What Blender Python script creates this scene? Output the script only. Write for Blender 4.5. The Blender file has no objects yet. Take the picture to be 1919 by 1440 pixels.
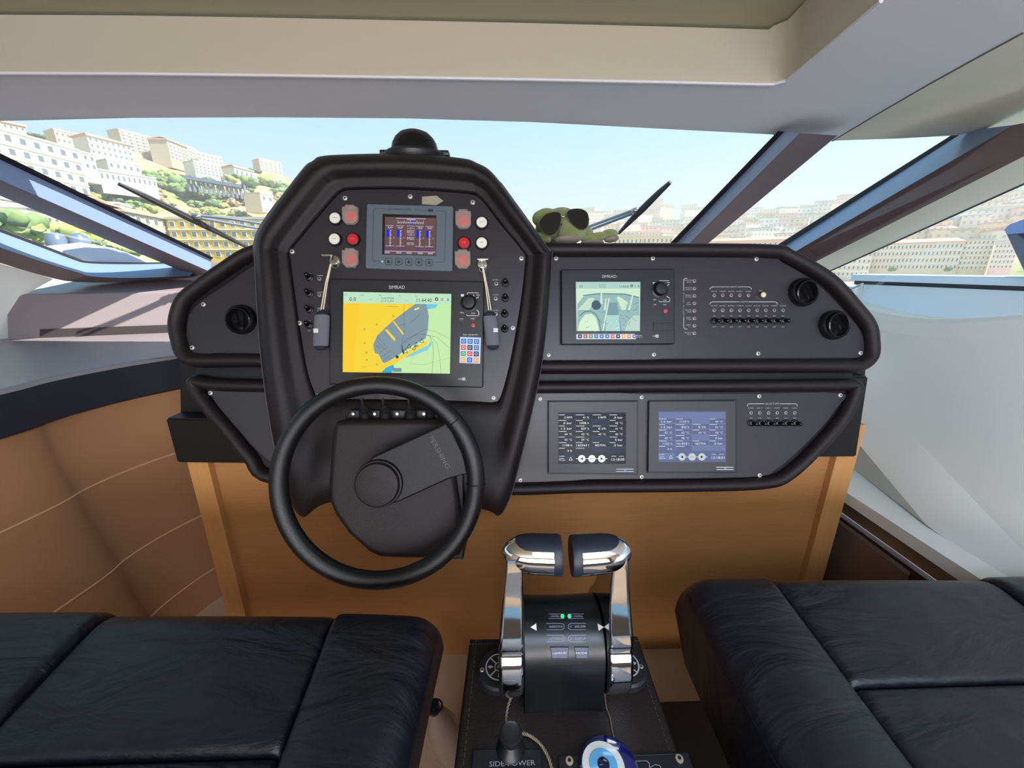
import bpy, bmesh, math, random
from mathutils import Vector, Matrix
random.seed(7)
SC = bpy.context.scene
COL = SC.collection
R = math.radians
# ---------------------------------------------------------------- camera, sky, sun, exposure
F_PX, PITCH, YAW = 727.0, R(16.5), R(1.6)
cam_d = bpy.data.cameras.new('camera'); cam_d.sensor_width = 36; cam_d.lens = 36 * F_PX / 1919
cam_d.clip_start = .02; cam_d.clip_end = 5000
cam = bpy.data.objects.new('camera', cam_d); COL.objects.link(cam)
cam.location = (0, 0, 0); cam.rotation_euler = (R(90) - PITCH, 0, -YAW)
SC.camera = cam
SC.view_settings.view_transform = 'Standard'; SC.view_settings.look = 'None'
SC.view_settings.exposure = 0.0; SC.view_settings.gamma = 1; SC.view_settings.use_curve_mapping = False
def C(r, g, b):
    f = lambda v: (v / 255 / 12.92) if v <= 10 else ((v / 255 + .055) / 1.055) ** 2.4
    return (f(r), f(g), f(b), 1)
world = bpy.data.worlds.new('sky'); SC.world = world; world.use_nodes = True
wn = world.node_tree.nodes; wl = world.node_tree.links; wn.clear()
tc = wn.new('ShaderNodeTexCoord'); sx = wn.new('ShaderNodeSeparateXYZ'); cr = wn.new('ShaderNodeValToRGB')
bg = wn.new('ShaderNodeBackground'); wo = wn.new('ShaderNodeOutputWorld')
wl.new(tc.outputs['Generated'], sx.inputs[0]); wl.new(sx.outputs['Z'], cr.inputs[0])
wl.new(cr.outputs[0], bg.inputs[0]); wl.new(bg.outputs[0], wo.inputs[0])
e = cr.color_ramp.elements
e[0].position = 0.0; e[0].color = C(230, 241, 247)
e[1].position = 1.0; e[1].color = C(118, 176, 222)
x_ = e.new(.10); x_.color = C(214, 240, 252)
x_ = e.new(.28); x_.color = C(176, 223, 246)
x_ = e.new(.6); x_.color = C(140, 196, 236)
bg.inputs[1].default_value = 1.15
sun_d = bpy.data.lights.new('sun', 'SUN'); sun_d.energy = 11.0; sun_d.angle = R(.6); sun_d.color = (1, .95, .86)
sun = bpy.data.objects.new('sun', sun_d); COL.objects.link(sun)
SUN_AZ, SUN_EL = R(107), R(49)
sv = Vector((math.sin(SUN_AZ) * math.cos(SUN_EL), math.cos(SUN_AZ) * math.cos(SUN_EL), math.sin(SUN_EL)))
sun.rotation_euler = sv.to_track_quat('Z', 'Y').to_euler(); sun.location = (20, 0, 30)
# added unseen fills: one behind lifts the cabin, one bluish above lights the seats
for nm, loc, rot, sx_, sy_, en, colr in (('rear_fill', (0, -2.15, -.1), (R(112), 0, 0), 2.6, .9, 78, (.97, .97, 1)),
                                     ('overhead_fill', (.75, -.55, .40), (R(8), R(-6), 0), 1.5, .55, 30, (.62, .76, 1))):
    ld = bpy.data.lights.new(nm, 'AREA'); ld.shape = 'RECTANGLE'; ld.size = sx_; ld.size_y = sy_; ld.energy = en; ld.color = colr
    lo = bpy.data.objects.new(nm, ld); lo.location = loc; lo.rotation_euler = rot; COL.objects.link(lo)

# ---------------------------------------------------------------- camera rays onto real planes
FW = Vector((math.sin(YAW) * math.cos(PITCH), math.cos(YAW) * math.cos(PITCH), -math.sin(PITCH)))
RT = Vector((math.cos(YAW), -math.sin(YAW), 0)); UPV = RT.cross(FW)
def ray(px, py): return FW + RT * ((px - 959.5) / F_PX) + UPV * ((720 - py) / F_PX)
def aY(px, py, Y): r = ray(px, py); return r * (Y / r.y)
def aX(px, py, X): r = ray(px, py); return r * (X / r.x)
def aZ(px, py, Z): r = ray(px, py); return r * (Z / r.z)
def aD(px, py, d): return ray(px, py) * d
def aR(px, py, h): r = ray(px, py); return r * (h / math.hypot(r.x, r.y))
_n = Vector((0, -math.cos(PITCH), math.sin(PITCH))); _v = Vector((0, math.sin(PITCH), math.cos(PITCH)))
_p0 = Vector((0, math.cos(PITCH), -math.sin(PITCH))) * .92
PF = Matrix(((1, _v.x, _n.x, _p0.x), (0, _v.y, _n.y, _p0.y), (0, _v.z, _n.z, _p0.z), (0, 0, 0, 1)))
def at(M, px, py, z=0.0):
    I = M.inverted(); o = I @ Vector((0, 0, 0)); d = I.to_3x3() @ ray(px, py); s = (z - o.z) / d.z
    p = o + d * s; return (p.x, p.y)
def ats(M, pts, z=0.0): return [at(M, a, b, z) for a, b in pts]
def frame(px, py, w, M=PF):
    u, v = at(M, px, py, w); return M @ Matrix.Translation((u, v, w))
# plane of the windshield glass
def gG(px, py, k=1.0):
    r = ray(px, py); d = (1.08) / (r.z + .5 * r.y); return r * (d * k)

# ---------------------------------------------------------------- materials
MATS = {}
def mat(name, rgb, rough=.5, metal=0, bump=0, bscale=200, var=0, vscale=5, spec=.5, coat=0, stretch=None, sheen=0):
    if name in MATS: return MATS[name]
    m = bpy.data.materials.new(name); m.use_nodes = True; N = m.node_tree.nodes; L = m.node_tree.links
    b = N['Principled BSDF']; c = C(*rgb)
    b.inputs['Base Color'].default_value = c; b.inputs['Roughness'].default_value = rough; b.inputs['Metallic'].default_value = metal
    b.inputs['Specular IOR Level'].default_value = spec; b.inputs['Coat Weight'].default_value = coat; b.inputs['Coat Roughness'].default_value = .1
    if sheen: b.inputs['Sheen Weight'].default_value = sheen
    if var or bump:
        t = N.new('ShaderNodeTexCoord'); mp = N.new('ShaderNodeMapping'); L.new(t.outputs['Object'], mp.inputs[0])
        if stretch: mp.inputs['Scale'].default_value = stretch
    if var:
        nz = N.new('ShaderNodeTexNoise'); nz.inputs['Scale'].default_value = vscale; nz.inputs['Detail'].default_value = 6; L.new(mp.outputs[0], nz.inputs[0])
        mx = N.new('ShaderNodeMix'); mx.data_type = 'RGBA'; L.new(nz.outputs['Fac'], mx.inputs[0])
        mx.inputs[6].default_value = tuple(max(0, v * (1 - var)) for v in c[:3]) + (1,); mx.inputs[7].default_value = tuple(min(1, v * (1 + var)) for v in c[:3]) + (1,)
        L.new(mx.outputs[2], b.inputs['Base Color'])
    if bump:
        nb = N.new('ShaderNodeTexNoise'); nb.inputs['Scale'].default_value = bscale; nb.inputs['Detail'].default_value = 3; L.new(mp.outputs[0], nb.inputs[0])
        bp = N.new('ShaderNodeBump'); bp.inputs['Strength'].default_value = bump; bp.inputs['Distance'].default_value = .002
        L.new(nb.outputs['Fac'], bp.inputs['Height']); L.new(bp.outputs[0], b.inputs['Normal'])
    MATS[name] = m; return m
def emis(rgb, k=1.0):
    name = 'lit_%d_%d_%d_%.2f' % (*rgb, k)
    if name in MATS: return MATS[name]
    m = bpy.data.materials.new(name); m.use_nodes = True; b = m.node_tree.nodes['Principled BSDF']
    b.inputs['Base Color'].default_value = (.005, .005, .006, 1); b.inputs['Roughness'].default_value = .25; b.inputs['Specular IOR Level'].default_value = .12
    b.inputs['Emission Color'].default_value = C(*rgb); b.inputs['Emission Strength'].default_value = k
    MATS[name] = m; return m
def flatc(rgb): return mat('print_%d_%d_%d' % tuple(rgb), rgb, .6)
def glass(name, tint, gloss=.06):
    m = bpy.data.materials.new(name); m.use_nodes = True; N = m.node_tree.nodes; L = m.node_tree.links; N.clear()
    o = N.new('ShaderNodeOutputMaterial'); t = N.new('ShaderNodeBsdfTransparent'); g = N.new('ShaderNodeBsdfGlossy'); x = N.new('ShaderNodeMixShader')
    t.inputs[0].default_value = tint; g.inputs['Roughness'].default_value = .02; f = N.new('ShaderNodeFresnel'); f.inputs[0].default_value = 1.25
    mu = N.new('ShaderNodeMath'); mu.operation = 'MULTIPLY'; mu.inputs[1].default_value = gloss * 10; L.new(f.outputs[0], mu.inputs[0])
    L.new(mu.outputs[0], x.inputs[0]); L.new(t.outputs[0], x.inputs[1]); L.new(g.outputs[0], x.inputs[2]); L.new(x.outputs[0], o.inputs[0])
    MATS[name] = m; return m
LEATH = mat('black_leather', (26, 20, 22), .46, bump=.35, bscale=900, spec=.36)
LEATH2 = mat('black_vinyl', (17, 16, 19), .42, bump=.25, bscale=900, spec=.35)
PANEL = mat('satin_black_panel', (43, 40, 46), .38, bump=.08, bscale=1500, var=.05, vscale=40)
BLK = mat('black_plastic', (16, 16, 19), .4); BLK2 = mat('matt_black_bezel', (24, 24, 27), .45, bump=.05, bscale=1500)
GREYB = mat('slate_grey_bezel', (88, 98, 108), .5, var=.04, vscale=60)
GREYD = mat('dark_grey_bezel', (56, 56, 60), .48, var=.04, vscale=60)
WOOD = mat('orange_cherry_veneer', (172, 121, 72), .42, bump=.05, bscale=60, var=.16, vscale=9, stretch=(1.2, 1, 26))
WOOD2 = mat('lighter_cherry_post', (192, 138, 82), .42, var=.13, vscale=9, stretch=(14, 14, 1))
WOODV = mat('dark_brown_cabinet', (112, 90, 78), .35, var=.06, vscale=20)
TAN = mat('tan_leather_wall', (168, 124, 88), .55, bump=.12, bscale=500, var=.06, vscale=8)
TANS = mat('tan_seam', (222, 176, 136), .6)
SHELF = mat('grey_taupe_vinyl', (142, 131, 136), .33, bump=.1, bscale=700)
NAVYL = mat('dark_navy_lip', (38, 40, 50), .5, bump=.1, bscale=700)
WALLW = mat('white_gelcoat', (228, 230, 226), .45, var=.02, vscale=3)
HEAD = mat('cream_headliner', (184, 174, 154), .75, bump=.05, bscale=900)
HEADG = mat('grey_headliner', (222, 218, 220), .75, bump=.05, bscale=900)
SHADE = mat('olive_sunshade', (176, 170, 142), .85, bump=.2, bscale=1500)
BROWN = mat('brown_frame_trim', (104, 90, 90), .5, bump=.06, bscale=800)
REVEAL = mat('pale_blue_grey_reveal', (120, 138, 172), .28)
RUBBER = mat('black_rubber_seal', (22, 19, 20), .6)
CREAMP = mat('cream_pillar', (186, 182, 168), .6)
CARPET = mat('beige_carpet', (205, 178, 150), .95, bump=.9, bscale=700, var=.12, vscale=250)
CHROME = mat('polished_chrome', (225, 225, 228), .06, metal=1)
STEEL = mat('brushed_steel', (190, 188, 184), .3, metal=1); BRASS = mat('nickel_screw', (205, 196, 172), .35, metal=.7)
GLASSW = glass('windshield_glass', (.97, .985, .98, 1), .05)
def seatmat():
    m = mat('black_seat_leather', (20, 22, 32), .36, spec=.6, bump=.25, bscale=1100)
    N = m.node_tree.nodes; L = m.node_tree.links; b = N['Principled BSDF']; old = b.inputs['Normal'].links[0].from_node
    t = N.new('ShaderNodeTexCoord'); mp = N.new('ShaderNodeMapping'); mp.inputs['Scale'].default_value = (3.0, 9.0, 3); mp.inputs['Rotation'].default_value = (0, 0, R(38)); L.new(t.outputs['Object'], mp.inputs[0])
    nz = N.new('ShaderNodeTexNoise'); nz.inputs['Scale'].default_value = 2.2; nz.inputs['Detail'].default_value = 4; nz.inputs['Distortion'].default_value = .7; L.new(mp.outputs[0], nz.inputs[0])
    b2 = N.new('ShaderNodeBump'); b2.inputs['Strength'].default_value = .8; b2.inputs['Distance'].default_value = .012
    L.new(nz.outputs['Fac'], b2.inputs['Height']); L.new(old.outputs[0], b2.inputs['Normal']); L.new(b2.outputs[0], b.inputs['Normal']); return m
SEAT = seatmat()

# ---------------------------------------------------------------- mesh builder
class B:
    def __init__(s): s.bm = bmesh.new(); s.mi = 0
    def _fin(s, n):
        s.bm.faces.ensure_lookup_table()
        for f in s.bm.faces[n:]: f.material_index = s.mi
    def poly(s, pts):
        n = len(s.bm.faces); s.bm.faces.new([s.bm.verts.new(p) for p in pts]); s._fin(n); return s
    def box(s, c, d, bev=0, M=None, seg=2):
        n = len(s.bm.faces)
        T = Matrix.Translation(c) @ Matrix.Diagonal((d[0], d[1], d[2], 1))
        if M is not None: T = M @ T
        v = bmesh.ops.create_cube(s.bm, size=1, matrix=T)['verts']
        if bev:
            ed = {e_ for x in v for e_ in x.link_edges}
            bmesh.ops.bevel(s.bm, geom=list(ed), offset=bev, segments=seg, affect='EDGES', profile=.6)
        s._fin(n); return s
    def prism(s, p2, z0, z1, bev=0, M=None, seg=3, fn=None):
        n = len(s.bm.faces); M = M or Matrix()
        a = sum(p2[i][0] * p2[(i + 1) % len(p2)][1] - p2[(i + 1) % len(p2)][0] * p2[i][1] for i in range(len(p2)))
        if a < 0: p2 = list(reversed(p2))
        lo = [s.bm.verts.new(M @ Vector((x, y, z0))) for x, y in p2]; hi = [s.bm.verts.new(M @ Vector((x, y, z1))) for x, y in p2]
        s.bm.faces.new(list(reversed(lo))); top = s.bm.faces.new(hi); k = len(p2)
        for i in range(k): s.bm.faces.new([lo[i], lo[(i + 1) % k], hi[(i + 1) % k], hi[i]])
        if bev: bmesh.ops.bevel(s.bm, geom=list(top.edges), offset=bev, segments=seg, affect='EDGES', profile=.5)
        s._fin(n); return s
    def loft(s, rings, closed=True, cap0=False, cap1=False):
        n = len(s.bm.faces); V = [[s.bm.verts.new(p) for p in r] for r in rings]; k = len(rings[0])
        for a, b in zip(V, V[1:]):
            for i in range(k if closed else k - 1): s.bm.faces.new([a[i], a[(i + 1) % k], b[(i + 1) % k], b[i]])
        if cap0: s.bm.faces.new(list(reversed(V[0])))
        if cap1: s.bm.faces.new(V[-1])
        s._fin(n); return s
    def lathe(s, prof, n=28, M=None, caps=True):
        M = M or Matrix()
        rings = [[M @ Vector((max(r, 1e-5) * math.cos(6.28318 * i / n), max(r, 1e-5) * math.sin(6.28318 * i / n), z)) for i in range(n)] for r, z in prof]
        return s.loft(rings, True, caps, caps)
    def tube(s, pts, r, n=8, closed=False):
        pts = [Vector(p) for p in pts]; k = len(pts); rr = r if isinstance(r, (list, tuple)) else [r] * k
        T = []
        for i in range(k):
            a = pts[(i - 1) % k] if closed or i else pts[0]; b = pts[(i + 1) % k] if closed or i < k - 1 else pts[-1]
            T.append((b - a).normalized())
        u = T[0].orthogonal().normalized(); rings = []
        for i in range(k):
            u = (u - T[i] * u.dot(T[i])).normalized(); w = T[i].cross(u)
            rings.append([pts[i] + (u * math.cos(6.28318 * j / n) + w * math.sin(6.28318 * j / n)) * rr[i] for j in range(n)])
        if closed: rings.append(rings[0]); s.loft(rings[:-1]); s.loft([rings[-2], rings[0]]); return s
        return s.loft(rings, True, True, True)
    def rim(s, p2, a, b, z=0, n=14, M=None, closed=True):
        """flat-laid roll: ellipse section (a in plane, b off plane) along a 2-D path"""
        M = M or Matrix(); k = len(p2); P = [Vector((x, y)) for x, y in p2]; rings = []
        for i in range(k):
            q0 = P[(i - 1) % k] if closed or i else P[0]; q1 = P[(i + 1) % k] if closed or i < k - 1 else P[-1]
            t = (q1 - q0).normalized(); sd = Vector((t.y, -t.x))
            rings.append([M @ Vector((P[i].x + sd.x * a * math.cos(6.28318 * j / n), P[i].y + sd.y * a * math.cos(6.28318 * j / n), z + b * math.sin(6.28318 * j / n))) for j in range(n)])
        if closed: rings.append(rings[0])
        return s.loft(rings, True, not closed, not closed)
    def ball(s, c, r, sub=3, sc=(1, 1, 1), noise=0, M=None):
        n = len(s.bm.faces); v = bmesh.ops.create_icosphere(s.bm, subdivisions=sub, radius=1)['verts']; rnd = random.Random(int(c[0] * 991 + c[1] * 77) + 3)
        for x in v:
            k = 1 + (rnd.uniform(-noise, noise) if noise else 0); p = Vector((x.co.x * r * sc[0] * k, x.co.y * r * sc[1] * k, x.co.z * r * sc[2] * k))
            x.co = (M @ p if M is not None else p) + Vector(c)
        s._fin(n); return s
    def strip(s, lines):
        for a, b in zip(lines, lines[1:]): s.loft([a, b], False)
        return s
    def text(s, st, x, y, z, h, w=None, rot=0, ext=0, M=None):
        cu = bpy.data.curves.new('t', 'FONT'); cu.body = st; cu.size = 1; cu.align_x = 'CENTER'; cu.align_y = 'CENTER'; cu.resolution_u = 2; cu.extrude = ext
        o = bpy.data.objects.new('t', cu); me = bpy.data.meshes.new_from_object(o)
        if len(me.vertices):
            xs = [v.co.x for v in me.vertices]; ys = [v.co.y for v in me.vertices]; W = max(xs) - min(xs); H = max(ys) - min(ys)
            cx, cy = (max(xs) + min(xs)) / 2, (max(ys) + min(ys)) / 2; ky = h / max(H, .3); kx = (w / W) if w else ky
            T = Matrix.Translation((x, y, z)) @ Matrix.Rotation(rot, 4, 'Z') @ Matrix.Diagonal((kx, ky, 1, 1)) @ Matrix.Translation((-cx, -cy, 0))
            if M is not None: T = M @ T
            me.transform(T); n = len(s.bm.faces); s.bm.from_mesh(me); s._fin(n)
        bpy.data.objects.remove(o); bpy.data.meshes.remove(me); bpy.data.curves.remove(cu); return s
def cat(pts, k=6, closed=False):
    n = len(pts); P = [Vector(p) for p in pts]; out = []
    for i in range(n if closed else n - 1):
        a, b, c, d = (P[(i - 1) % n], P[i], P[(i + 1) % n], P[(i + 2) % n]) if closed else (P[max(i - 1, 0)], P[i], P[i + 1], P[min(i + 2, n - 1)])
        for j in range(k):
            t = j / k; out.append(.5 * ((2 * b) + (c - a) * t + (2 * a - 5 * b + 4 * c - d) * t * t + (3 * b - a - 3 * c + d) * t ** 3))
    if not closed: out.append(P[-1])
    return [tuple(p) for p in out]
WM = {}
def obj(name, b, m, parent=None, local=False, smooth=38, kind=None):
    bm = b.bm
    if parent is not None and not local: bm.transform(WM[parent.name].inverted())
    bmesh.ops.recalc_face_normals(bm, faces=bm.faces[:])
    if smooth:
        for f in bm.faces: f.smooth = True
        for e_ in bm.edges:
            if len(e_.link_faces) == 2 and e_.calc_face_angle(0) > R(smooth): e_.smooth = False
    me = bpy.data.meshes.new(name); bm.to_mesh(me); bm.free()
    for x in (m if isinstance(m, (list, tuple)) else [m]): me.materials.append(x)
    o = bpy.data.objects.new(name, me); COL.objects.link(o)
    if parent is not None: o.parent = parent; WM[o.name] = WM[parent.name]
    else: WM[o.name] = Matrix()
    if smooth and smooth < 60 and len(me.polygons) < 4000:
        w = o.modifiers.new('weighted', 'WEIGHTED_NORMAL'); w.keep_sharp = True
    if kind: o['kind'] = kind
    return o
def tag(o, label, catg, group=None):
    o['label'] = label; o['category'] = catg
    if group: o['group'] = group
    return o
def thing(name, label, catg, M=None, group=None):
    o = bpy.data.objects.new(name, None); COL.objects.link(o); o.empty_display_size = .02
    M = M or Matrix()
    if not isinstance(M, Matrix): M = Matrix.Translation(M)
    o.matrix_world = M; WM[o.name] = M.copy(); return tag(o, label, catg, group)
def inst(src, name, parent, loc, rot=0):
    o = bpy.data.objects.new(name, src); COL.objects.link(o); o.parent = parent; o.location = loc; o.rotation_euler = (0, 0, rot); WM[o.name] = WM[parent.name]; return o
def meshof(b, m):
    o = obj('tmp', b, m); me = o.data; bpy.data.objects.remove(o); return me
def solo(name, b, m, label, catg, group=None, smooth=38):
    """a thing that is one mesh: origin moved to its base centre"""
    bm = b.bm; xs = [v.co for v in bm.verts]; c = Vector(((min(v.x for v in xs) + max(v.x for v in xs)) / 2, (min(v.y for v in xs) + max(v.y for v in xs)) / 2, min(v.z for v in xs)))
    bm.transform(Matrix.Translation(-c)); o = obj(name, b, m, smooth=smooth); o.location = c; WM[o.name] = Matrix.Translation(c); return tag(o, label, catg, group)
def pad(b, p2, z0, z1, r, M=None, k=5):
    """flat cushion: outline extruded with rounded front edge"""
    M = M or Matrix(); P = [Vector(q[:2]) for q in p2]; n = len(P)
    if sum(P[i].x * P[(i + 1) % n].y - P[(i + 1) % n].x * P[i].y for i in range(n)) < 0: P.reverse()
    def off(d):
        o = []
        for i in range(n):
            t0 = (P[i] - P[i - 1]).normalized(); t1 = (P[(i + 1) % n] - P[i]).normalized(); m = (Vector((-t0.y, t0.x)) + Vector((-t1.y, t1.x))).normalized(); o.append(P[i] + m * d)
        return o
    R_ = [[M @ Vector((q.x, q.y, z0)) for q in P]]
    for j in range(k + 1):
        a = math.pi / 2 * j / k; R_.append([M @ Vector((q.x, q.y, z1 - r + r * math.sin(a))) for q in off(r * (1 - math.cos(a)))])
    b.loft(R_, True, True, True); return b
class Pic:
    """flat printed or lit picture on a face, drawn in the face's own plane"""
    def __init__(s, M, z, lit=True, k=1.0): s.M = M; s.z = z; s.b = B(); s.ms = []; s.lit = lit; s.k = k
    def _c(s, c):
        m = emis(c, s.k) if s.lit else flatc(c)
        if m not in s.ms: s.ms.append(m)
        s.b.mi = s.ms.index(m)
    def poly(s, pts, c, l=1): s._c(c); z = s.z + l * .00025; s.b.poly([(*at(s.M, x, y, s.z), z) for x, y in pts]); return s
    def rect(s, x0, y0, x1, y1, c, l=1): return s.poly([(x0, y1), (x1, y1), (x1, y0), (x0, y0)], c, l)
    def line(s, pts, w, c, l=2):
        for (x0, y0), (x1, y1) in zip(pts, pts[1:]):
            L_ = math.hypot(x1 - x0, y1 - y0) or 1; nx, ny = -(y1 - y0) / L_ * w / 2, (x1 - x0) / L_ * w / 2
            s.poly([(x0 + nx, y0 + ny), (x1 + nx, y1 + ny), (x1 - nx, y1 - ny), (x0 - nx, y0 - ny)], c, l)
        return s
    def circ(s, x, y, r, c, l=2, n=18): return s.poly([(x + r * math.cos(6.2832 * i / n), y - r * math.sin(6.2832 * i / n)) for i in range(n)], c, l)
    def ring(s, x, y, r, w, c, l=2, a0=0, a1=360, n=20):
        return s.line([(x + r * math.cos(R(a0 + (a1 - a0) * i / n)), y - r * math.sin(R(a0 + (a1 - a0) * i / n))) for i in range(n + 1)], w, c, l)
    def text(s, st, x, y, h, c, w=None, l=3, rot=0):
        s._c(c); p = at(s.M, x, y, s.z); k = at(s.M, x + 1, y, s.z)[0] - p[0]
        s.b.text(st, p[0], p[1], s.z + l * .00025, h * k, w * k if w else None, rot); return s
    def build(s, name, parent): return obj(name, s.b, s.ms, parent, local=True, smooth=0)

# ================================================================ THE SETTING
def struct(name, b, m, smooth=38): return obj(name, b, m, None, smooth=smooth, kind='structure')
FLOOR = -1.2
struct('floor', B().box((0, .2, FLOOR - .03), (3.6, 3.6, .06)), CARPET)
# ceiling: band behind the windshield, recess with the sunshade, outer flank
ZC = .42
lip = [aZ(x, y, ZC) for x, y in ((-260, 236), (0, 227), (250, 221), (500, 220), (760, 222), (1000, 229), (1250, 242), (1445, 252))]
rec = [aZ(x, y, ZC) for x, y in ((-260, 136), (0, 136), (250, 137), (500, 140), (760, 144), (1000, 148), (1250, 153), (1425, 157))]
cor = [aZ(x, y, ZC) for x, y in ((1450, 157), (1474, 150), (1500, 129), (1652, 0))]
rx = cor[-1].x - .01
b = B()
b.loft([[p + Vector((0, .10, .10)) for p in lip], [p + Vector((0, .012, .012)) for p in lip], lip], False)
b.loft([lip, rec], False)
bt = [aZ(x, y, ZC) for x, y in ((1445, 252), (1490, 262), (1560, 264))]
seam = [aZ(x, y, ZC) for x, y in ((1560, 264), (1640, 216), (1740, 158), (1830, 108), (1919, 60))]
b.poly([lip[-1]] + [bt[1], bt[2]] + seam[1:] + [Vector((seam[-1].x - .03, .4, ZC)), Vector((seam[-1].x - .04, -.9, ZC)), Vector((rx, -.9, ZC)), cor[3], cor[2], cor[1], cor[0], rec[-1]])
# recess side face
def up(p, s=.0): q = p.copy(); q.z = .54; return q
struct('ceiling', b, HEADG, 30)
b = B(); ring = rec + cor + [Vector((rx, -.9, ZC))]
top = []
for i, p in enumerate(ring):
    q = p.copy(); q.z = .525; q.y = p.y - (.0 if i < len(rec) else .015); q.x = p.x - (0 if i < len(rec) else .03); top.append(q)
b.loft([ring, [p.lerp(q, .5) + Vector((0, .0, 0)) for p, q in zip(ring, top)], top], False)
struct('trim_1', b, HEAD, 60)
b = B(); b.tube([p + Vector((0, 0, -.001)) for p in rec + cor], .0035, 6); struct('trim_2', b, HEADG)
b = B(); b.box((-1.0, .12, .545), (4.2, 2.3, .03), .01); struct('trim_3', b, SHADE)
# right flank of the ceiling, curving into the window header
fl = [aZ(x, y, ZC) for x, y in ((1560, 264), (1610, 262), (1680, 260), (1790, 254), (1850, 243), (1886, 240), (1925, 250), (2000, 268))]
b = B(); b.poly([p for p in fl] + [Vector((2.0, .9, ZC)), Vector((2.0, -.9, ZC)), Vector((seam[-1].x - .04, -.9, ZC)), Vector((seam[-1].x - .03, .4, ZC))] + seam[::-1][:-1])
b.loft([fl, [p + Vector((.0, .01, .012)) for p in fl], [p + Vector((.02, .08, .1)) for p in fl]], False)
struct('trim_4', b, mat('brightened_side_headliner', (222, 214, 194), .75), 30)  # headliner colour raised to paint in light missing on this flank
b = B(); b.tube([p + Vector((0, 0, -.0005)) for p in seam], .0022, 6); struct('trim_5', b, mat('seam_shadow_line', (110, 104, 92), .8))
# roof slab above everything; its unseen side overhang is added to block high sun
b = B(); b.prism([(-3.1, -.9), (2.05, -.9), (2.05, 1.0), (1.7, 1.42), (.9, 1.47), (-.2, 1.33), (-1.9, 1.45), (-2.9, 1.1)], .575, .66)
struct('roof', b, WALLW)

# windshield: three panes in sloping planes, frames between them
def PL(pts, f): return [f(x, y) for x, y in pts]
gl = B(); gl.poly([gG(0, 292), gG(400, 484), gG(700, 478), gG(1000, 470), gG(1262, 462), gG(1452, 250), gG(1000, 224), gG(500, 214), gG(0, 222)])
w1 = struct('window_1', gl, GLASSW, 0)
def strip3(nm, root, A, ms, names):
    """frame bar: neighbouring 3-D edge lines; each face strip is a part"""
    for i, (m, n_) in enumerate(zip(ms, names)):
        back = [p * 1.03 for p in A[i + 1]], [p * 1.03 for p in A[i]]
        b = B(); b.loft([A[i], A[i + 1], back[0], back[1], A[i]], False)
        o = obj(n_, b, m, root, smooth=25)
def ext(pts, e0=.0, e1=.0):
    (x0, y0), (x1, y1) = pts[0], pts[1]; (x2, y2), (x3, y3) = pts[-2], pts[-1]
    return [(x0 - (x1 - x0) * e0, y0 - (y1 - y0) * e0)] + pts[1:-1] + [(x3 + (x3 - x2) * e1, y3 + (y3 - y2) * e1)] if len(pts) > 2 else [(x0 - (x1 - x0) * e0, y0 - (y1 - y0) * e0), (x1 + (x1 - x0) * e1, y1 + (y1 - y0) * e1)]
# left bar
A = [PL(ext([(0, 287), (400, 483)], .12), lambda x, y: gG(x, y)),
     PL(ext([(0, 299), (396, 487)], .12), lambda x, y: gG(x, y, .995)),
     PL(ext([(0, 337), (395, 510)], .12), lambda x, y: gG(x, y, .93)),
     PL(ext([(0, 367), (362, 517)], .12), lambda x, y: gG(x, y, .96))]
strip3('bar', w1, A, (RUBBER, REVEAL, BROWN), ('rubber_seal', 'window_reveal', 'frame_trim'))
# right bar
A = [PL(ext([(1450, 254), (1248, 464)], .04, .15), lambda x, y: gG(x, y)),
     PL(ext([(1462, 255), (1260, 464)], .04, .15), lambda x, y: gG(x, y, .995)),
     PL(ext([(1490, 258), (1284, 464)], .04, .15), lambda x, y: gG(x, y, .94)),
     PL(ext([(1560, 262), (1318, 464)], .04, .15), lambda x, y: gG(x, y, .965))]
strip3('bar', w1, A, (RUBBER, REVEAL, BROWN), ('rubber_seal', 'window_reveal', 'frame_trim'))
# right corner pane and its heavy pillar
P0, P1 = aY(1475, 470, 1.94), aY(1785, 254, 1.457)
def pil(k):
    def f(x, y):
        t = (x - 1475) / (1785 - 1475); Y = 1.94 + (1.457 - 1.94) * t; return aY(x, y, Y) * k
    return f
gl = B(); gl.poly([gG(1558, 258, .99), gG(1318, 464, .99), pil(1)(1457, 461), pil(1)(1785, 252)])
w2 = struct('window_2', gl, GLASSW, 0)
A = [PL(ext([(1457, 459), (1782, 254)], .1, .05), pil(1)), PL(ext([(1467, 464), (1793, 256)], .1, .05), pil(.995)),
     PL(ext([(1488, 473), (1862, 256)], .1, .1), pil(.93)), PL(ext([(1524, 493), (1919, 293)], .1, .5), pil(.955)),
     PL(ext([(1546, 511), (1919, 343)], .1, .5), pil(.985)), PL(ext([(1548, 513), (1919, 347)], .1, .5), pil(.99))]
strip3('pillar', w2, A, (RUBBER, REVEAL, BROWN, CREAMP, RUBBER), ('rubber_seal', 'window_reveal', 'frame_trim', 'pillar_cover', 'rubber_seal'))
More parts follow.
